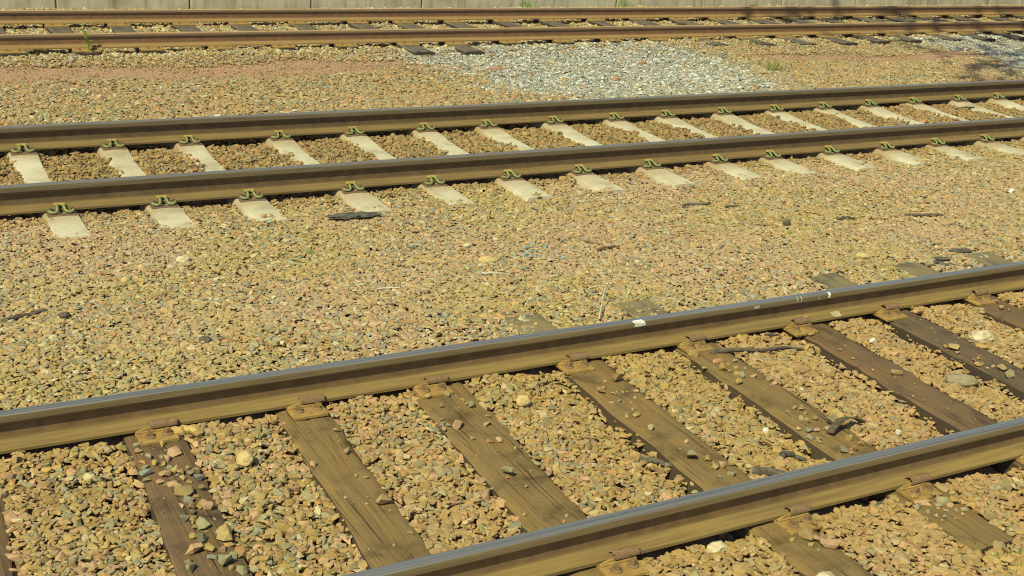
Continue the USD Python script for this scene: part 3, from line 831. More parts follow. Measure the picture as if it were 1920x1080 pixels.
# drop the stones one after the other onto the growing surface
shape_i = rng.integers(0, len(SHAPES), len(P))
yaw = rng.uniform(0, 2 * np.pi, len(P))
tl = np.abs(rng.normal(0, 1, len(P))) * P[:, 4]
ta = rng.uniform(0, 2 * np.pi, len(P))
flatz = np.array([s_.bounds[1, 2] - s_.bounds[0, 2] for s_ in SHAPES])[shape_i]
Z = np.zeros(len(P))
jit = rng.uniform(-.1, .1, len(P))
disc = {}
cand = rng.uniform(-1, 1, (len(P), 4, 2)) * (P[:, 2] * .75)[:, None, None]
for i in range(len(P)):
    s_ = P[i, 2]
    r = max(1, int(round(s_ * .36 / CELL)))
    if r not in disc:
        a = np.arange(-r, r + 1)
        q = (a[:, None] ** 2 + a[None] ** 2) / (r + .3) ** 2
        disc[r] = (q <= 1, np.sqrt(np.clip(1 - q, 0, 1)))
    msk, dome_ = disc[r]
    best, bx, by = None, P[i, 0], P[i, 1]
    for q_ in cand[i]:
        a_, b_ = int((P[i, 0] + q_[0] - HX0) / CELL), int((P[i, 1] + q_[1] - HY0) / CELL)
        if 0 <= a_ < hgx and 0 <= b_ < hgy and not blocked[b_, a_] and (best is None or hm[b_, a_] < best):
            best, bx, by = hm[b_, a_], P[i, 0] + q_[0], P[i, 1] + q_[1]
    P[i, 0], P[i, 1] = bx, by
    cx, cy = int((P[i, 0] - HX0) / CELL), int((P[i, 1] - HY0) / CELL)
    if cx - r < 0 or cy - r < 0 or cx + r + 1 > hgx or cy + r + 1 > hgy:
        Z[i] = float(ground_z(P[i, 0], P[i, 1]))
        continue
    win = hm[cy - r:cy + r + 1, cx - r:cx + r + 1]
    w_ = win[msk]
    hgt = s_ * flatz[i] * P[i, 3] * (1 + .35 * min(tl[i], 1))
    b = w_.mean() * .75 + w_.max() * .25
    zc = b + hgt * (.16 + jit[i])
    Z[i] = zc
    np.maximum(win, np.where(msk, zc + dome_ * hgt * .36, -9), out=win)


def quats(yaw, tl, ta):
    q1 = np.c_[np.cos(yaw / 2), np.zeros(len(yaw)), np.zeros(len(yaw)), np.sin(yaw / 2)]
    s_ = np.sin(tl / 2)
    q2 = np.c_[np.cos(tl / 2), s_ * np.cos(ta), s_ * np.sin(ta), np.zeros(len(yaw))]
    a1, b1, c1, d1 = q2.T
    a2, b2, c2, d2 = q1.T
    return np.c_[a1 * a2 - b1 * b2 - c1 * c2 - d1 * d2, a1 * b2 + b1 * a2 + c1 * d2 - d1 * c2, a1 * c2 - b1 * d2 + c1 * a2 + d1 * b2, a1 * d2 + b1 * c2 - c1 * b2 + d1 * a2]


Qr = quats(yaw, tl, ta)
scl = np.c_[P[:, 2], P[:, 2] * rng.uniform(.85, 1.1, len(P)), P[:, 2] * P[:, 3]]


def project(p):
    d = np.asarray(p) - EYE
    w_ = d @ FWD
    return np.c_[960 + 2350.84 * (d @ RIGHT) / w_, 540 - 2350.84 * (d @ UP) / w_], w_


# the stones that show largest are things of their own
pix, dep = project(np.c_[P[:, 0], P[:, 1], Z])
seen = (pix[:, 0] > 5) & (pix[:, 0] < 1915) & (pix[:, 1] > 5) & (pix[:, 1] < 1070) & (P[:, 5] == 0) & (P[:, 1] > YA + .12) & (P[:, 1] < YA + GA - .1)
top_ = Z - hm[np.clip(((P[:, 1] - HY0) / CELL).astype(int), 0, hgy - 1), np.clip(((P[:, 0] - HX0) / CELL).astype(int), 0, hgx - 1)]
score = np.where(seen & (top_ > -.022), P[:, 2] / dep, 0)
single = np.argsort(-score)[:110]


def rotm(q):
    a, b, c, d = q
    return np.array([[1 - 2 * (c * c + d * d), 2 * (b * c - a * d), 2 * (b * d + a * c)], [2 * (b * c + a * d), 1 - 2 * (b * b + d * d), 2 * (c * d - a * b)], [2 * (b * d - a * c), 2 * (c * d + a * b), 1 - 2 * (b * b + c * c)]])


BETWEEN = ['left of the cracked sleeper', 'right of the cracked sleeper', 'right of the knotty sleeper', 'right of the widest sleeper',
           'left of the curved strip', 'right of the curved strip', 'left of the cream rock', 'around the cream rock', 'at the right edge']


def free_stone(name, label, group, m, look, pos, R=np.eye(3), S=(1, 1, 1), category='stone'):
    xf = np.eye(4)
    xf[:3, :3] = R @ np.diag(S)
    xf[:3, 3] = pos
    pr = part(None, name, m, look, False, xf=xf)
    return tag(pr, label, category, group)


for i in single:
    k = sum(P[i, 0] > tie_x(t, P[i, 1]) for t in TIES) - 1
    k = max(0, min(k, 8))
    hue = HUE[int(i) % 8]
    where = 'far' if P[i, 1] > 4.02 else 'middle' if P[i, 1] > 3.58 else 'near'
    row = {'far': 'close to the far rail', 'middle': 'midway', 'near': 'close to the nearest rail'}[where]
    free_stone('ballast_stone', f'{hue} crushed stone standing out {BETWEEN[k]}, {row}', f'{hue} ballast stones {BETWEEN[k]}, {row}', SHAPES[shape_i[i]], 'stone_' + hue.replace(' ', '_'), (P[i, 0], P[i, 1], Z[i]), rotm(Qr[i]), scl[i])
gone = np.zeros(len(P), bool)
gone[single] = True


def instancer(name, label, catg, sel, look, parent='/World'):
    pi = UsdGeom.PointInstancer.Define(stage, f'{parent}/{name}')
    rel = pi.CreatePrototypesRel()
    for k, s_ in enumerate(SHAPES):
        pr = part(pi.GetPrim(), 'stone', s_, look)
        rel.AddTarget(pr.GetPath())
    pi.CreateProtoIndicesAttr(Vt.IntArray.FromNumpy(shape_i[sel].astype(np.int32)))
    pi.CreatePositionsAttr(Vt.Vec3fArray.FromNumpy(np.c_[P[sel, 0], P[sel, 1], Z[sel]].astype(np.float32)))
    pi.CreateOrientationsAttr(Vt.QuathArray([Gf.Quath(*map(float, q)) for q in Qr[sel]]))
    pi.CreateScalesAttr(Vt.Vec3fArray.FromNumpy(scl[sel].astype(np.float32)))
    tag(pi.GetPrim(), label, catg, kind='stuff')


for zi, z_ in enumerate(ZONES):
    instancer(z_[0], z_[9], 'gravel', (P[:, 5] == zi) & ~gone, z_[1])
instancer('pale_gravel', 'patch of fresh pale grey gravel before the far track, middle of the picture', 'gravel', P[:, 5] == 5, 'stone_grey')
instancer('shaded_pale_gravel', 'patch of pale grey gravel in the dappled shade at the right edge', 'gravel', P[:, 5] == 6, 'stone_grey')
print('stones', len(P))


def surf(x, y):
    cx, cy = int((x - HX0) / CELL), int((y - HY0) / CELL)
    return float(hm[max(cy - 2, 0):cy + 3, max(cx - 2, 0):cx + 3].mean())


# ------------------------------------------------------------------ stones lying loose on the wooden sleepers
ON = {
    1: [(.96,4.415),(.948,4.365),(1.049,4.395),(.976,4.306),(.945,4.278),(.943,4.233),(.984,4.243),(1.021,4.296),(1.013,4.232),(-1.072,4.296),(1.035,4.257),(1.031,4.198),(.993,4.162),(1.007,4.15),(1.036,4.158),(1.054,4.138),(1.088,4.176),(1.082,4.12),(1.105,4.13),(1.103,4.08),(1.096,4.013),(1.066,4.063),(1.052,4.1),(.93,4.18),(.923,4.138),(.965,4.097),(.982,4.086),(1.005,4.074),(1.009,4.054),(1.02,4.031),(1.019,4.007),(1.049,4.013),(-1.019,3.977),(1.025,3.935),(1.059,3.955),(.996,3.909),(1.027,3.89),(1.059,3.883),(1.075,3.859),(1.017,3.842),(.98,3.82),(1.009,3.805),(-1.028,3.753),(.998,3.754),(.978,3.701),(-.998,3.666),(.981,3.636),(-.952,3.606),(-1.002,3.606),(-1.078,3.65),(1.07,3.697),(1.073,3.598),(1.043,3.579),(.999,3.547),(-1.024,3.499),(1.062,3.519),(1.088,3.524),(.92,3.547),(-.913,3.505),(1.038,3.458),(1.067,3.431)],
    2: [(1.714,4.261),(1.685,4.073),(1.531,4.028),(1.681,3.86),(-1.662,3.657),(1.664,3.681),(1.671,3.438)],
    3: [(2.19,4.402),(2.214,4.312),(2.282,4.393),(2.327,4.338),(2.33,4.3),(2.339,4.272),(2.356,4.156),(2.315,4.089),(2.161,4.2),(2.144,4.16),(2.162,4.136),(-2.192,4.119),(2.13,4.114),(2.203,3.996),(2.254,3.947),(2.297,3.941),(-2.195,3.683)],
    4: [(3.026,4.278),(-3.078,4.271),(2.979,4.223),(-2.946,4.191),(2.988,4.151),(3.038,4.149),(2.975,4.083),(2.932,4.083),(2.915,3.935),(2.981,3.987),(2.963,3.932),(2.948,3.804),(3.023,3.653),(-2.957,3.527),(3.012,3.492),(3.011,3.455),(2.994,3.42),(3.032,3.425),(3.078,3.426),(3.105,3.49),(2.971,3.352),(3.022,3.351),(3.111,4.057),(3.101,4.142),(3.132,4.122)],
    5: [(3.614,4.235),(3.67,4.271),(3.658,4.287),(-3.633,4.191),(3.652,4.167),(3.717,4.198),(3.748,4.252),(3.742,4.16),(3.667,4.129),(3.674,4.101),(3.728,4.082),(3.77,4.022),(3.772,3.984),(3.608,4.044),(3.565,4.246),(-3.611,4.397),(3.729,3.747),(3.679,3.736),(3.631,3.721),(3.706,3.715),(3.696,3.682),(3.633,3.641),(3.645,3.615),(3.702,3.629),(-3.735,3.559),(3.564,3.575),(3.589,3.538),(3.621,3.526),(3.557,3.493),(3.58,3.466),(3.565,3.445),(3.707,3.417),(-3.604,3.344),(3.685,3.522),(3.62,3.31),(3.66,3.33),(3.72,3.36)],
    6: [(4.36,4.396),(4.37,4.19),(4.36,4.082),(-4.42,3.858),(4.33,3.586)],
    7: [(4.945,4.035),(-4.968,4.0),(4.94,3.948),(4.938,3.838),(4.983,3.857),(4.934,3.789),(4.959,3.807),(4.937,3.751),(4.977,3.755),(-4.985,3.707),(-4.958,3.643),(4.92,3.801)],
    8: [(5.70,4.33),(5.74,4.40)],
    'n4': [(3.023,2.956),(2.985,2.889),(3.009,2.879),(-3.005,2.838),(3.036,2.825),(2.968,2.821),(2.972,2.785),(-3.02,2.79),(-2.99,2.86),(3.05,2.857),(3.04,2.845),(2.95,2.93),(3.06,2.91),(2.93,2.88)],
    'n5': [(3.634,2.807),(3.572,2.794),(3.597,2.779),(3.678,2.797),(3.678,2.766),(3.712,2.788),(3.561,2.833),(-3.715,2.855),(3.682,2.831),(-3.67,2.86),(3.619,2.889),(-3.579,2.881),(3.60,2.86),(3.64,2.85),(3.66,2.90),(3.58,2.92),(3.7,2.9),(3.55,2.87),(3.53,2.90),(3.62,2.83)],
}
TIENAME = {1: 'on the cracked sleeper', 2: 'on the knotty sleeper', 3: 'on the widest olive sleeper', 4: 'on the sleeper right of the widest', 5: 'on the sleeper under the curved strip', 6: 'on the slim sleeper',
           7: 'on the dark sleeper by the cream rock', 8: 'on the dark sleeper at the right edge', 'n4': 'on the sleeper end before the nearest rail', 'n5': 'on the sleeper end at lower right'}
g2 = np.random.default_rng(99)
for k, pts in ON.items():
    for j, (x, y) in enumerate(pts):
        big = x < 0
        x = abs(x)
        s_ = g2.uniform(.05, .064) if big else (g2.uniform(.022, .042) if k == 1 else g2.uniform(.019, .036))
        sh = int(g2.integers(0, len(SHAPES)))
        q = quats(g2.uniform(0, 6.28, 1), np.abs(g2.normal(0, .3, 1)), g2.uniform(0, 6.28, 1))[0]
        R_ = rotm(q)
        lowest = ((R_ * s_) @ np.array(SHAPES[sh].vertices).T)[2].min()
        zt = ATOP - lowest - .002
        if ((abs(y - YA - GA) < .155 or abs(y - YA) < .155) and abs(x - (clipx_far if y > 4 else clipx_near)[k if isinstance(k, int) else int(k[1])]) < .08):
            zt += .013
        hue = HUE[int(g2.integers(0, 8))]
        side = ''
        if isinstance(k, int):
            row = 'far end' if y > 4.23 else 'middle' if y > 3.62 else 'near end'
            side = (', left half, ' if x < tie_x(TIES[k], y) else ', right half, ') + row
        elif k == 'n5' or k == 'n4':
            side = ', left half' if x < tie_x(TIES[int(k[1])], y) else ', right half'
        what = ('large ' if big else 'small ') + hue
        free_stone('loose_stone', f'{what} stone {TIENAME[k]}{side}', f'{what} stones {TIENAME[k]}{side}', SHAPES[sh], 'stone_' + hue.replace(' ', '_'), (x, y, zt), R_, (s_,) * 3)

# grit and fines on the sleepers
GRIT = []
for k, t in enumerate(TIES[:10]):
    for _ in range(70 if k == 1 else 28):
        y = g2.uniform(2.6, 4.72)
        if min(abs(y - YA), abs(y - YA - GA)) < .06:
            continue
        e_ = g2.random() ** 1.6 * (1 if g2.random() < .65 else -1)
        GRIT.append((tie_x(t, y) + e_ * (t[2] / 2 - .006), y))
GRIT = np.array(GRIT)
ng = len(GRIT)
pi = UsdGeom.PointInstancer.Define(stage, '/World/sleeper_grit')
for k in range(4):
    pi.CreatePrototypesRel().AddTarget(part(pi.GetPrim(), 'grain', SHAPES[k], 'stone_near').GetPath())
pi.CreateProtoIndicesAttr(Vt.IntArray.FromNumpy(g2.integers(0, 4, ng).astype(np.int32)))
pi.CreatePositionsAttr(Vt.Vec3fArray.FromNumpy(np.c_[GRIT, np.full(ng, ATOP + .001)].astype(np.float32)))
pi.CreateOrientationsAttr(Vt.QuathArray([Gf.Quath(*map(float, q)) for q in quats(g2.uniform(0, 6.28, ng), np.abs(g2.normal(0, .3, ng)), g2.uniform(0, 6.28, ng))]))
pi.CreateScalesAttr(Vt.Vec3fArray.FromNumpy(np.repeat(g2.uniform(.006, .016, (ng, 1)), 3, 1).astype(np.float32)))
tag(pi.GetPrim(), 'fine grit scattered over the foreground wooden sleepers', 'grit', kind='stuff')

# ------------------------------------------------------------------ single rocks that stand out
def big_rock(name, label, pos, dims, look, seed, rz=0, sink=.3, zbase=None, amp=.22, group=None):
    m = rough_rock(seed, dims, 3, amp)
    m.apply_transform(trimesh.transformations.rotation_matrix(rz, [0, 0, 1]))
    zb_ = surf(*pos) if zbase is None else zbase
    m.apply_translation([0, 0, dims[2] * (.5 - sink)])
    o_ = part(None, name, m, look, 50, xf=trimesh.transformations.translation_matrix([pos[0], pos[1], zb_]))
    return tag(o_, label, 'rock', group)


big_rock('cream_rock', 'large pale cream rock lying on the ballast between two dark sleepers, right', (5.21, 4.03), (.15, .095, .085), 'rock_cream', 5, -.35, .25, amp=.2)
big_rock('flat_grey_rock', 'flat greyish rock in the ballast at the right edge below the cream rock', (4.70, 3.70), (.17, .10, .07), 'rock_grey', 8, -.5, .35)
big_rock('round_rock', 'roundish pale yellow rock in the ballast right of the widest sleeper', (2.568, 4.225), (.062, .06, .055), 'rock_yellow', 11, 0, .15)
big_rock('round_rock', 'roundish pale yellow rock left of the knotty sleeper', (1.30, 4.15), (.075, .07, .06), 'rock_yellow', 12, .5, .15)
big_rock('white_rock', 'angular white rock beside the nearest rail, lower right', (2.655, 2.965), (.095, .06, .055), 'rock_cream', 14, .2, .2, amp=.25)
big_rock('white_rock', 'round pale rock cut by the bottom edge of the picture', (2.86, 2.625), (.09, .08, .06), 'rock_cream', 15, 0, .3)
big_rock('white_chip', 'small white chip in the ballast left of the curved strip', (3.47, 3.67), (.03, .03, .034), 'rock_pale', 16, .4, .2)
big_rock('white_chip', 'small white chip in the ballast right of the curved strip', (3.98, 3.40), (.03, .028, .035), 'rock_pale', 17, 0, .2)
big_rock('white_chip', 'small white chip in the ballast left of the cream rock', (4.62, 4.22), (.05, .03, .035), 'rock_pale', 18, 0, .2)
big_rock('yellow_rock', 'long pale yellow rock on the wide gravel bed, centre of the picture', (3.385, 6.10), (.125, .07, .05), 'rock_yellow', 21, -.25, .3)
big_rock('yellow_rock', 'pale yellow rock on the gravel below the leftmost concrete sleepers', (1.74, 6.67), (.095, .07, .05), 'rock_cream', 22, .3, .3)
big_rock('yellow_rock', 'small yellow rock on the gravel, left of the pale yellow one', (1.49, 6.59), (.05, .04, .035), 'rock_yellow', 23, 0, .3)
big_rock('yellow_rock', 'small yellow rock on the gravel, lowest of the three at the left', (1.367, 6.43), (.055, .045, .04), 'rock_yellow', 24, 0, .3)
big_rock('yellow_rock', 'small cream rock above the long yellow rock', (3.42, 6.44), (.06, .05, .035), 'rock_cream', 25, 0, .3)
big_rock('yellow_rock', 'yellow rock on the gravel just behind the polished rail, right', (5.575, 5.30), (.10, .06, .045), 'rock_yellow', 26, -.3, .3)
big_rock('yellow_rock', 'small cream rock between the two brown sticks', (4.21, 6.07), (.055, .045, .035), 'rock_cream', 27, 0, .3)
big_rock('dark_rock', 'dark stone on the gravel behind the polished rail, left', (1.49, 5.35), (.06, .05, .04), 'rock_dark', 31, 0, .3)
big_rock('dark_rock', 'dark stone on the gravel at the left edge', (.964, 5.94), (.06, .05, .04), 'rock_dark', 32, 0, .3)
big_rock('dark_rock', 'dark brown stone on the wide gravel bed, right of the centre', (5.68, 6.12), (.055, .05, .055), 'rock_dark', 33, 0, .2)
big_rock('red_rock', 'reddish flat stone in the left part of the pale grey gravel patch', (6.464, 11.757), (.17, .10, .06), 'rock_red', 34, .2, .3)
big_rock('red_rock', 'reddish stone near the front of the pale grey gravel patch', (7.526, 11.028), (.10, .08, .06), 'rock_red', 35, 0, .3)
big_rock('red_rock', 'reddish stone in the far right part of the pale grey gravel patch', (8.462, 11.893), (.12, .08, .05), 'rock_red', 36, 0, .3)
for j in range(16):                                 # white stones among the gravel
    x, y = [(.6 + 4.6 * g2.random(), 10.1 + 1.6 * g2.random()), (2.2 + 6.5 * g2.random(), 5.5 + 1.7 * g2.random())][j % 2]
    if on_ties(np.array([x]), np.array([y]), 0)[0]:
        continue
    o_ = free_stone('white_pebble', ('white pebble among the brown gravel beyond the middle track, left' if j % 2 == 0 else 'white pebble on the wide tan gravel bed'), ('white pebbles beyond the middle track' if j % 2 == 0 else 'white pebbles on the wide gravel bed'),
                    SHAPES[j % 10], 'rock_pale' if j % 2 == 0 else 'rock_cream', (x, y, surf(x, y) + .004), np.eye(3), (g2.uniform(.025, .05),) * 3)
for j in range(11):                                 # stones splashed with blue paint
    x, y = [(3.80, 6.29), (3.82, 6.05), (3.64, 6.10), (3.83, 5.95), (3.72, 6.16), (3.78, 6.20), (3.70, 6.10), (3.86, 6.22), (3.75, 6.24), (3.67, 6.13), (3.84, 6.03)][j]
    free_stone('blue_stone', 'stone splashed with turquoise paint on the wide gravel bed', 'turquoise painted stones on the wide gravel bed', SHAPES[(j * 3) % 10], 'rock_blue', (x + g2.uniform(-.03, .03), y + g2.uniform(-.03, .03), surf(x, y) + .004), np.eye(3), (g2.uniform(.022, .042),) * 3)
for j in range(5):
    x, y = 4.25 + g2.uniform(-.2, .2), 11.3 + g2.uniform(-.15, .15)
    free_stone('blue_stone', 'bluish painted stone before the far track, left', 'bluish painted stones before the far track', SHAPES[(j * 3) % 10], 'rock_blue', (x, y, surf(x, y) + .006), np.eye(3), (g2.uniform(.035, .05),) * 3)


# ------------------------------------------------------------------ sticks and litter
def stick(label, pts, r, look, name='stick', lift=.008, catg='stick', taper=.5, n=10, seed=0, zs=None):
    g_ = np.random.default_rng(seed)
    p = np.array([(x, y, (surf(x, y) if zs is None else zs) + lift) for x, y in pts])
    if len(p) == 2:
        p = np.vstack([p[0], p.mean(0) + g_.uniform(-.012, .012, 3), p[1]])
    c = p.mean(0)
    q = smooth_path(p, n) - c
    q[1:-1] += g_.normal(0, r * .25, (n - 2, 3))
    rr = np.linspace(r, r * taper, n) * g_.uniform(.85, 1.15, n)
    m = part(None, name, tube(q, rr, 7), look, 40, xf=trimesh.transformations.translation_matrix(c))
    return tag(m, label, catg)


def bark():
    n, k = 26, 12
    u = np.linspace(0, 1, n)
    prof = np.sin(np.pi * np.clip(u * .96 + .02, 0, 1)) ** .55
    v, f = [], []
    for i in range(n):
        for j in range(k):
            a = 2 * np.pi * j / k
            rr = 1 + .75 * (fbm(np.array([[u[i] * 9, math.cos(a) * 1.5, math.sin(a) * 1.5]]), 4, 3)[0] - .5) * 2
            v.append(((u[i] - .5) * .36, math.cos(a) * .042 * prof[i] * rr, math.sin(a) * .019 * prof[i] * rr + .004))
    for i in range(n - 1):
        for j in range(k):
            j2 = (j + 1) % k
            f += [(i * k + j, i * k + j2, (i + 1) * k + j2), (i * k + j, (i + 1) * k + j2, (i + 1) * k + j)]
    m = trimesh.Trimesh(np.array(v), np.array(f), process=False)
    m.fix_normals()
    return m


tag(part(None, 'charred_bark', bark(), 'bark_black', 30, xf=trimesh.transformations.translation_matrix([3.0, 7.235, surf(3.0, 7.235) + .018]) @ trimesh.transformations.rotation_matrix(-.08, [0, 0, 1])),
    'charred black piece of bark on the gravel below the concrete sleepers', 'bark')
stick('dark crooked twig on the gravel, right of the centre', [(5.324, 6.80), (5.44, 6.85), (5.50, 6.82), (5.60, 6.86)], .013, 'stick_dark', seed=1)
stick('thin dark twig right of the crooked twig', [(5.612, 6.70), (5.73, 6.673)], .008, 'stick_dark', seed=2)
stick('straight dark stick on the gravel at the right', [(6.69, 6.03), (6.95, 5.918)], .012, 'stick_dark', seed=3)
stick('short grey stick left of the straight dark stick', [(6.12, 6.11), (6.28, 6.10)], .012, 'stick_dark', seed=4)
stick('thin twig between the grey stick and the straight dark stick', [(6.42, 6.07), (6.52, 6.0)], .007, 'stick_brown', seed=5)
stick('brown pointed stick above the small cream rock', [(4.10, 6.33), (4.20, 6.12)], .011, 'stick_brown', seed=6)
stick('brown stick below the small cream rock', [(4.10, 6.03), (4.27, 6.04)], .010, 'stick_brown', seed=7)
stick('white dry twig on the wide gravel bed, left of the centre', [(2.56, 5.80), (2.66, 5.745)], .006, 'stalk_pale', 'twig', catg='twig', seed=8)
stick('white dry twig below the long yellow rock', [(3.22, 5.875), (3.33, 5.818)], .006, 'stalk_pale', 'twig', catg='twig', seed=9)
stick('black stick on the gravel at the left edge', [(.70, 5.97), (.80, 6.04), (.90, 6.07)], .016, 'stick_dark', seed=10)
stick('long crooked grey branch lying across the ballast from a sleeper, right', [(3.70, 4.375), (3.85, 4.35), (3.99, 4.325), (4.12, 4.335), (4.24, 4.31)], .012, 'stick_dark', 'branch', catg='branch', lift=.014, n=18, seed=11)
stick('thin dark twig at the foot of the rail, left of the long branch', [(3.44, 4.45), (3.53, 4.34)], .009, 'stick_dark', seed=12)
stick('thin dark twig at the foot of the rail, above the long branch', [(4.12, 4.55 - .08), (4.21, 4.44)], .008, 'stick_dark', seed=13)
stick('dark rotten stick beside the nearest rail, left of the curved strip', [(3.14, 3.34), (3.26, 3.24)], .02, 'stick_dark', seed=14)
stick('dark wet stick at the side of a sleeper, centre bottom', [(2.80, 3.66), (2.87, 3.53)], .015, 'stick_dark', seed=15)
stick('black stick behind the polished rail, near the charred sleeper end', [(5.95, 5.06), (6.14, 4.93)], .016, 'bark_black', seed=16)
stick('ochre cylindrical stub of wood leaning on the leftmost tie plate', [(1.118, 4.475), (1.20, 4.405)], .019, 'timber_end', 'wooden_stub', lift=.022, catg='wood', taper=.95, seed=17)
stick('dark crumpled stick on the ballast left of the curved strip, near the rail', [(3.36, 3.44), (3.41, 3.45), (3.46, 3.40)], .014, 'bark_black', seed=18)
stick('short dark stick at the side of the charred sleeper, lower right', [(3.43, 2.93), (3.37, 3.02 - .1)], .012, 'bark_black', seed=19)
stick('black twig lying between two concrete sleepers, right', [(8.85, 9.33 - .25), (8.98, 9.0)], .010, 'bark_black', seed=20)
stick('thin black twig between the concrete sleepers at the right', [(10.5, 9.05), (10.72, 9.0)], .012, 'bark_black', seed=21)
stick('small black twig beside a concrete sleeper, right of the centre', [(6.0, 9.1), (6.05, 9.15)], .008, 'bark_black', seed=22)
# pale dry stalk rising behind the polished rail
q = smooth_path([(3.42, 4.95, -.16), (3.46, 5.0, -.13), (3.52, 5.08, -.11), (3.58, 5.15, -.07)], 12)
c = q[0].copy()
tag(part(None, 'dry_stalk', cat(tube(q - c, np.linspace(.0042, .0025, 12), 6), tube(smooth_path([q[-1] - c, q[-1] - c + (-.05, .02, .0), q[-1] - c + (-.09, .03, -.012)], 6), .003, 5)), 'stalk_pale', True, xf=trimesh.transformations.translation_matrix(c)),
    'pale dry bent stalk standing just behind the polished rail', 'stalk')
# curved dark strip on a sleeper
th = np.linspace(-.75, .75, 12)
arc = np.c_[.155 * np.sin(th), np.zeros(12), .155 * (np.cos(th) - math.cos(.75))]
v = []
for p_, t_ in zip(arc, th):
    nrm = np.array([math.sin(t_), 0, math.cos(t_)])
    for dy in (-.019, .019):
        for h_ in (0, .006):
            v.append(p_ + nrm * h_ + (0, dy, 0))
v = np.array(v)
f = []
for i in range(11):
    a = i * 4
    for (p0, p1) in ((0, 1), (1, 3), (3, 2), (2, 0)):
        f += [(a + p0, a + p1, a + 4 + p1), (a + p0, a + 4 + p1, a + 4 + p0)]
f += [(0, 1, 3), (0, 3, 2), (44, 47, 45), (44, 46, 47)]
m = trimesh.Trimesh(v, np.array(f), process=False)
m.fix_normals()
xf = trimesh.transformations.translation_matrix([3.755, 3.485, ATOP + .012]) @ trimesh.transformations.rotation_matrix(.12, [0, 0, 1]) @ trimesh.transformations.rotation_matrix(-.35, [1, 0, 0])
tag(part(None, 'curved_strip', m, 'metal_strip', 30, xf=xf), 'curved dark metal strip lying on a wooden sleeper near the nearest rail', 'metal strip')
# scrap of white paper
m = trimesh.creation.box([.05, .035, .002]).subdivide().subdivide()
v = np.array(m.vertices)
v[:, 2] += .012 * np.sin(v[:, 0] * 90) + .008 * np.cos(v[:, 1] * 120)
m = trimesh.Trimesh(v, m.faces, process=False)
tag(part(None, 'paper_scrap', m, 'rock_white', True, xf=trimesh.transformations.translation_matrix([8.154, 6.344, surf(8.154, 6.344) + .014])), 'crumpled white scrap of paper on the gravel at the right edge', 'litter')
# pieces of rotten bark beside the charred sleeper end
for j, (x, y, l, lab) in enumerate([(6.05, 5.1, .12, 'splinter of black rotten wood left of the charred sleeper end'), (6.33, 5.2, .16, 'splinter of black rotten wood behind the charred sleeper end')]):
    m = rough_rock(60 + j, (l, .04, .03), 2, .3)
    tag(part(None, 'wood_splinter', m, 'bark_black', 40, xf=trimesh.transformations.translation_matrix([x, y, surf(x, y) + .01]) @ trimesh.transformations.rotation_matrix(-.4, [0, 0, 1])), lab, 'wood')


# ------------------------------------------------------------------ plants
def leaf(l, w_, bend=.25):
    u = np.linspace(0, 1, 6)
    ww = w_ * np.sin(np.pi * np.clip(u * .9 + .05, 0, 1)) ** .8
    v = np.vstack([np.c_[u * l, -ww / 2, -bend * l * u ** 2 + ww * .15], np.c_[u * l, np.zeros(6), -bend * l * u ** 2], np.c_[u * l, ww / 2, -bend * l * u ** 2 + ww * .15]])
    f = []
    for r_ in (0, 6):
        for i in range(5):
            a = r_ + i
            f += [(a, a + 1, a + 7), (a, a + 7, a + 6)]
    return trimesh.Trimesh(v, np.array(f), process=False)


zs = surf(2.5, 13.02)
pl = thing('seedling', 'bright green seedling climbing in front of the near rail of the far track, left', 'plant', (2.50, 13.08, zs))
st = smooth_path([(0, 0, -.02), (.012, 0, .06), (0, -.01, .14), (-.03, -.01, .21), (-.055, -.01, .29)], 14)
part(pl, 'stem', tube(st, np.linspace(.005, .003, 14), 6), 'leaf_bright', True)
for j, k in enumerate([3, 4, 5, 6, 7, 8, 9, 10, 11, 13, 13]):
    m = leaf(.05 + .012 * (j % 3), .036)
    m.apply_transform(trimesh.transformations.rotation_matrix(-.55, [0, 1, 0]))
    m.apply_transform(trimesh.transformations.rotation_matrix(j * 2.3 - 1.2, [0, 0, 1]))
    m.apply_translation(st[k])
    part(pl, 'leaf', m, 'leaf_bright', True)


def tuft(label, pos, h, nb, spread, look, seed, zb=None):
    g_ = np.random.default_rng(seed)
    bl = []
    for _ in range(nb):
        a, L_ = g_.uniform(0, 6.28), h * g_.uniform(.55, 1.0)
        lean = g_.uniform(.05, .6)
        u = np.linspace(0, 1, 5)
        w_ = .006 * (1 - u) + .0008
        px_ = g_.normal(0, spread, 2)
        r_ = lean * L_ * u ** 1.8
        c_ = np.c_[px_[0] + np.cos(a) * r_, px_[1] + np.sin(a) * r_, L_ * u * (1 - .25 * lean * u)]
        sd = np.array([-math.sin(a), math.cos(a), 0])
        v_ = np.vstack([c_ - sd * w_[:, None], c_ + sd * w_[:, None]])
        f_ = []
        for i in range(4):
            f_ += [(i, i + 1, i + 6), (i, i + 6, i + 5)]
        bl.append(trimesh.Trimesh(v_, np.array(f_), process=False))
    t_ = thing('grass_tuft', label, 'grass', (pos[0], pos[1], (surf(*pos) if zb is None else zb) - .01))
    tag(part(t_, 'blades', cat(*bl), look, False), kind='stuff')


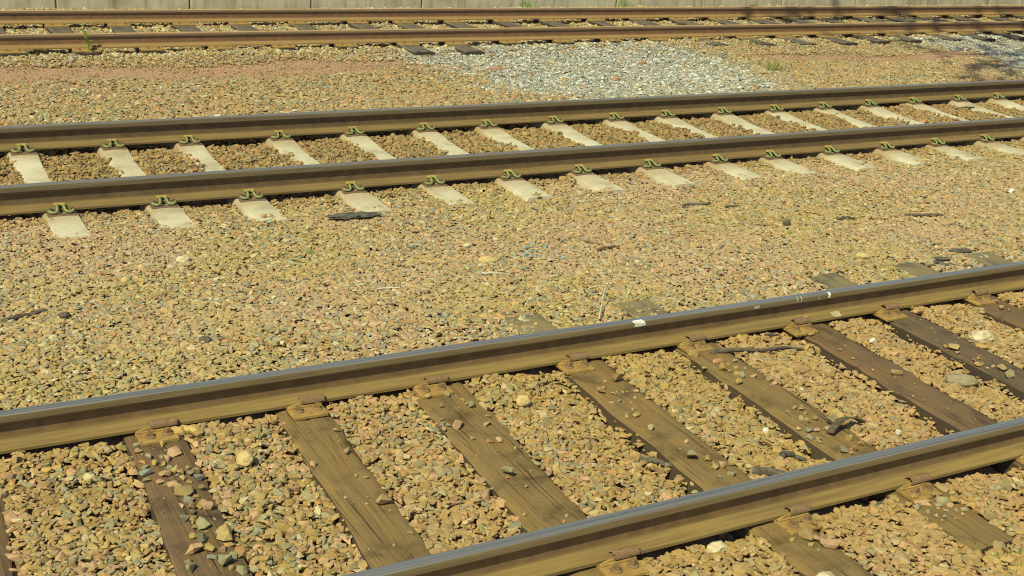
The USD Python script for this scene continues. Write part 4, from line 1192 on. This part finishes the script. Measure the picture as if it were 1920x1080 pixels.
tuft('small yellow green grass tuft on the strip before the far track, right', (9.86, 11.19), .17, 50, .055, 'leaf_grass', 1)
tuft('tiny green weed beside the near rail of the far track, right of the centre', (10.84, 12.84), .09, 40, .06, 'leaf_grass', 2)
tuft('green weed hanging at the wall joint, centre', (9.15, 15.84), .2, 22, .04, 'leaf_bright', 3)
tuft('green weed at the foot of the wall, right of the centre', (10.82, 15.84), .17, 22, .05, 'leaf_bright', 4)
tuft('tiny green weed on the wide gravel bed at the right', (5.568, 5.958), .035, 14, .012, 'leaf_bright', 5)
tuft('tiny green weed on the wide gravel bed at the left', (2.468, 6.616), .035, 14, .012, 'leaf_bright', 6)
tuft('tiny green weed just behind the polished rail, centre', (3.75, 4.85), .03, 14, .02, 'leaf_bright', 7)
tuft('small weed at the end of the sleeper in the lower right corner', (3.60, 2.50), .035, 16, .04, 'leaf_grass', 8)

# ------------------------------------------------------------------ tree outside the picture, whose branches shade the right of the far strip
def toward_sun(x, y, h, z0=-.28):
    """The point at height h whose shadow falls on (x, y)."""
    return np.array([x, y, z0]) + TOSUN / TOSUN[2] * (h - z0)


TB = np.array([7.2, -2.6, -.3])
tree = thing('tree', 'tall tree outside the picture whose branches throw dappled shade on the far strip', 'tree', TB)
top = np.array([6.7, -1.2, 10.6])
trunk = smooth_path([TB + (0, 0, -.4), TB + (.1, .2, 3), TB + (-.2, .6, 7), top], 20)
limbs = [tube(trunk - TB, np.linspace(.30, .12, 20), 10)]
g3 = np.random.default_rng(5)
leaves = []


def shade_branch(pts, hs, r0, r1, leaf_n=0, leaf_r=.3, root=True):
    p = [toward_sun(x, y, h) for (x, y), h in zip(pts, hs)]
    if root:
        p = [top - (0, 0, g3.uniform(0, 3))] + p
    q_ = smooth_path(p, 26)
    limbs.append(tube(q_ - TB, np.linspace(r0, r1, 26), 7))
    for _ in range(int(leaf_n * 2.2)):
        c_ = q_[int(g3.integers(8, 26))] + g3.normal(0, leaf_r * 1.4, 3)
        leaves.append(c_)
    return q_


shade_branch([(17.5, 9.0), (16.6, 13.2), (14.4, 15.2), (12.7, 14.4)], [12, 12.4, 12.3, 12], .12, .04, 170, .28)
shade_branch([(17.2, 9.0), (16.0, 12.6), (14.2, 13.9), (13.3, 13.55), (12.2, 14.0)], [12, 12.4, 12.2, 12, 11.8], .10, .035, 80, .2)
shade_branch([(17, 8.6), (16.2, 11.0), (14.8, 11.6), (13.6, 12.1), (13.45, 12.9)], [11.8, 12, 11.8, 11.6, 11.5], .09, .03, 30, .15)
shade_branch([(16.5, 8.4), (14.6, 11.2), (13.3, 11.2), (12.6, 10.8), (12.3, 10.4), (11.9, 9.9)], [11.5, 11.6, 11.4, 11.2, 11.0, 10.9], .08, .035, 60, .12)
shade_branch([(16.0, 8.4), (14.3, 10.9), (13.2, 10.9), (12.9, 10.3), (12.8, 9.6)], [11.4, 11.4, 11.2, 11, 10.9], .08, .03, 50, .12)
shade_branch([(18.5, 9.6), (16.4, 12.0), (15.0, 12.0), (14.4, 11.5)], [12, 12.3, 12, 11.8], .08, .03, 200, .35)
shade_branch([(18.5, 9.2), (16.5, 11.0), (15.2, 10.8), (14.6, 10.4)], [12, 12, 11.8, 11.6], .08, .03, 200, .35)
shade_branch([(18.5, 10.5), (17.5, 13.5), (15.8, 14.3), (15.0, 13.9)], [12.5, 12.9, 12.6, 12.4], .08, .03, 60, .25)
shade_branch([(15.5, 7.8), (13.6, 9.4), (12.2, 8.9)], [11.3, 11.2, 11], .05, .025, 40, .12)
shade_branch([(21, 10.5), (19, 13.5), (17.5, 15.0)], [13, 13.2, 13], .09, .03, 160, .5)
shade_branch([(21, 8.5), (19, 10.5), (17.5, 10.0)], [12.6, 12.5, 12.2], .09, .03, 160, .5)
for _ in range(8):                                   # the rest of the crown, away from the picture
    a_, l_ = g3.uniform(-2.4, .4), g3.uniform(2.0, 4.0)
    b_ = top - (0, 0, g3.uniform(0, 3))
    e_ = b_ + (l_ * math.cos(a_), l_ * math.sin(a_) * .8, g3.uniform(.4, 2.5))
    q_ = smooth_path([b_, (b_ + e_) / 2 + (0, 0, .4), e_], 14)
    limbs.append(tube(q_ - TB, np.linspace(.09, .03, 14), 7))
    for _k in range(150):
        leaves.append(q_[int(g3.integers(5, 14))] + g3.normal(0, .45, 3))
part(tree, 'trunk', cat(*limbs), 'tree_bark', True)
L_ = np.array(leaves)
nrm = g3.normal(size=(len(L_), 3))
nrm /= np.linalg.norm(nrm, axis=1, keepdims=True)
u_ = np.cross(nrm, g3.normal(size=(len(L_), 3)))
u_ /= np.linalg.norm(u_, axis=1, keepdims=True)
w_ = np.cross(nrm, u_)
sz = g3.uniform(.08, .19, (len(L_), 1))
v = np.stack([L_ - u_ * sz, L_ + w_ * sz * .5, L_ + u_ * sz, L_ - w_ * sz * .5], 1).reshape(-1, 3) - TB
f = np.arange(len(v)).reshape(-1, 4)
part(tree, 'crown', (v, f), 'leaf_tree')
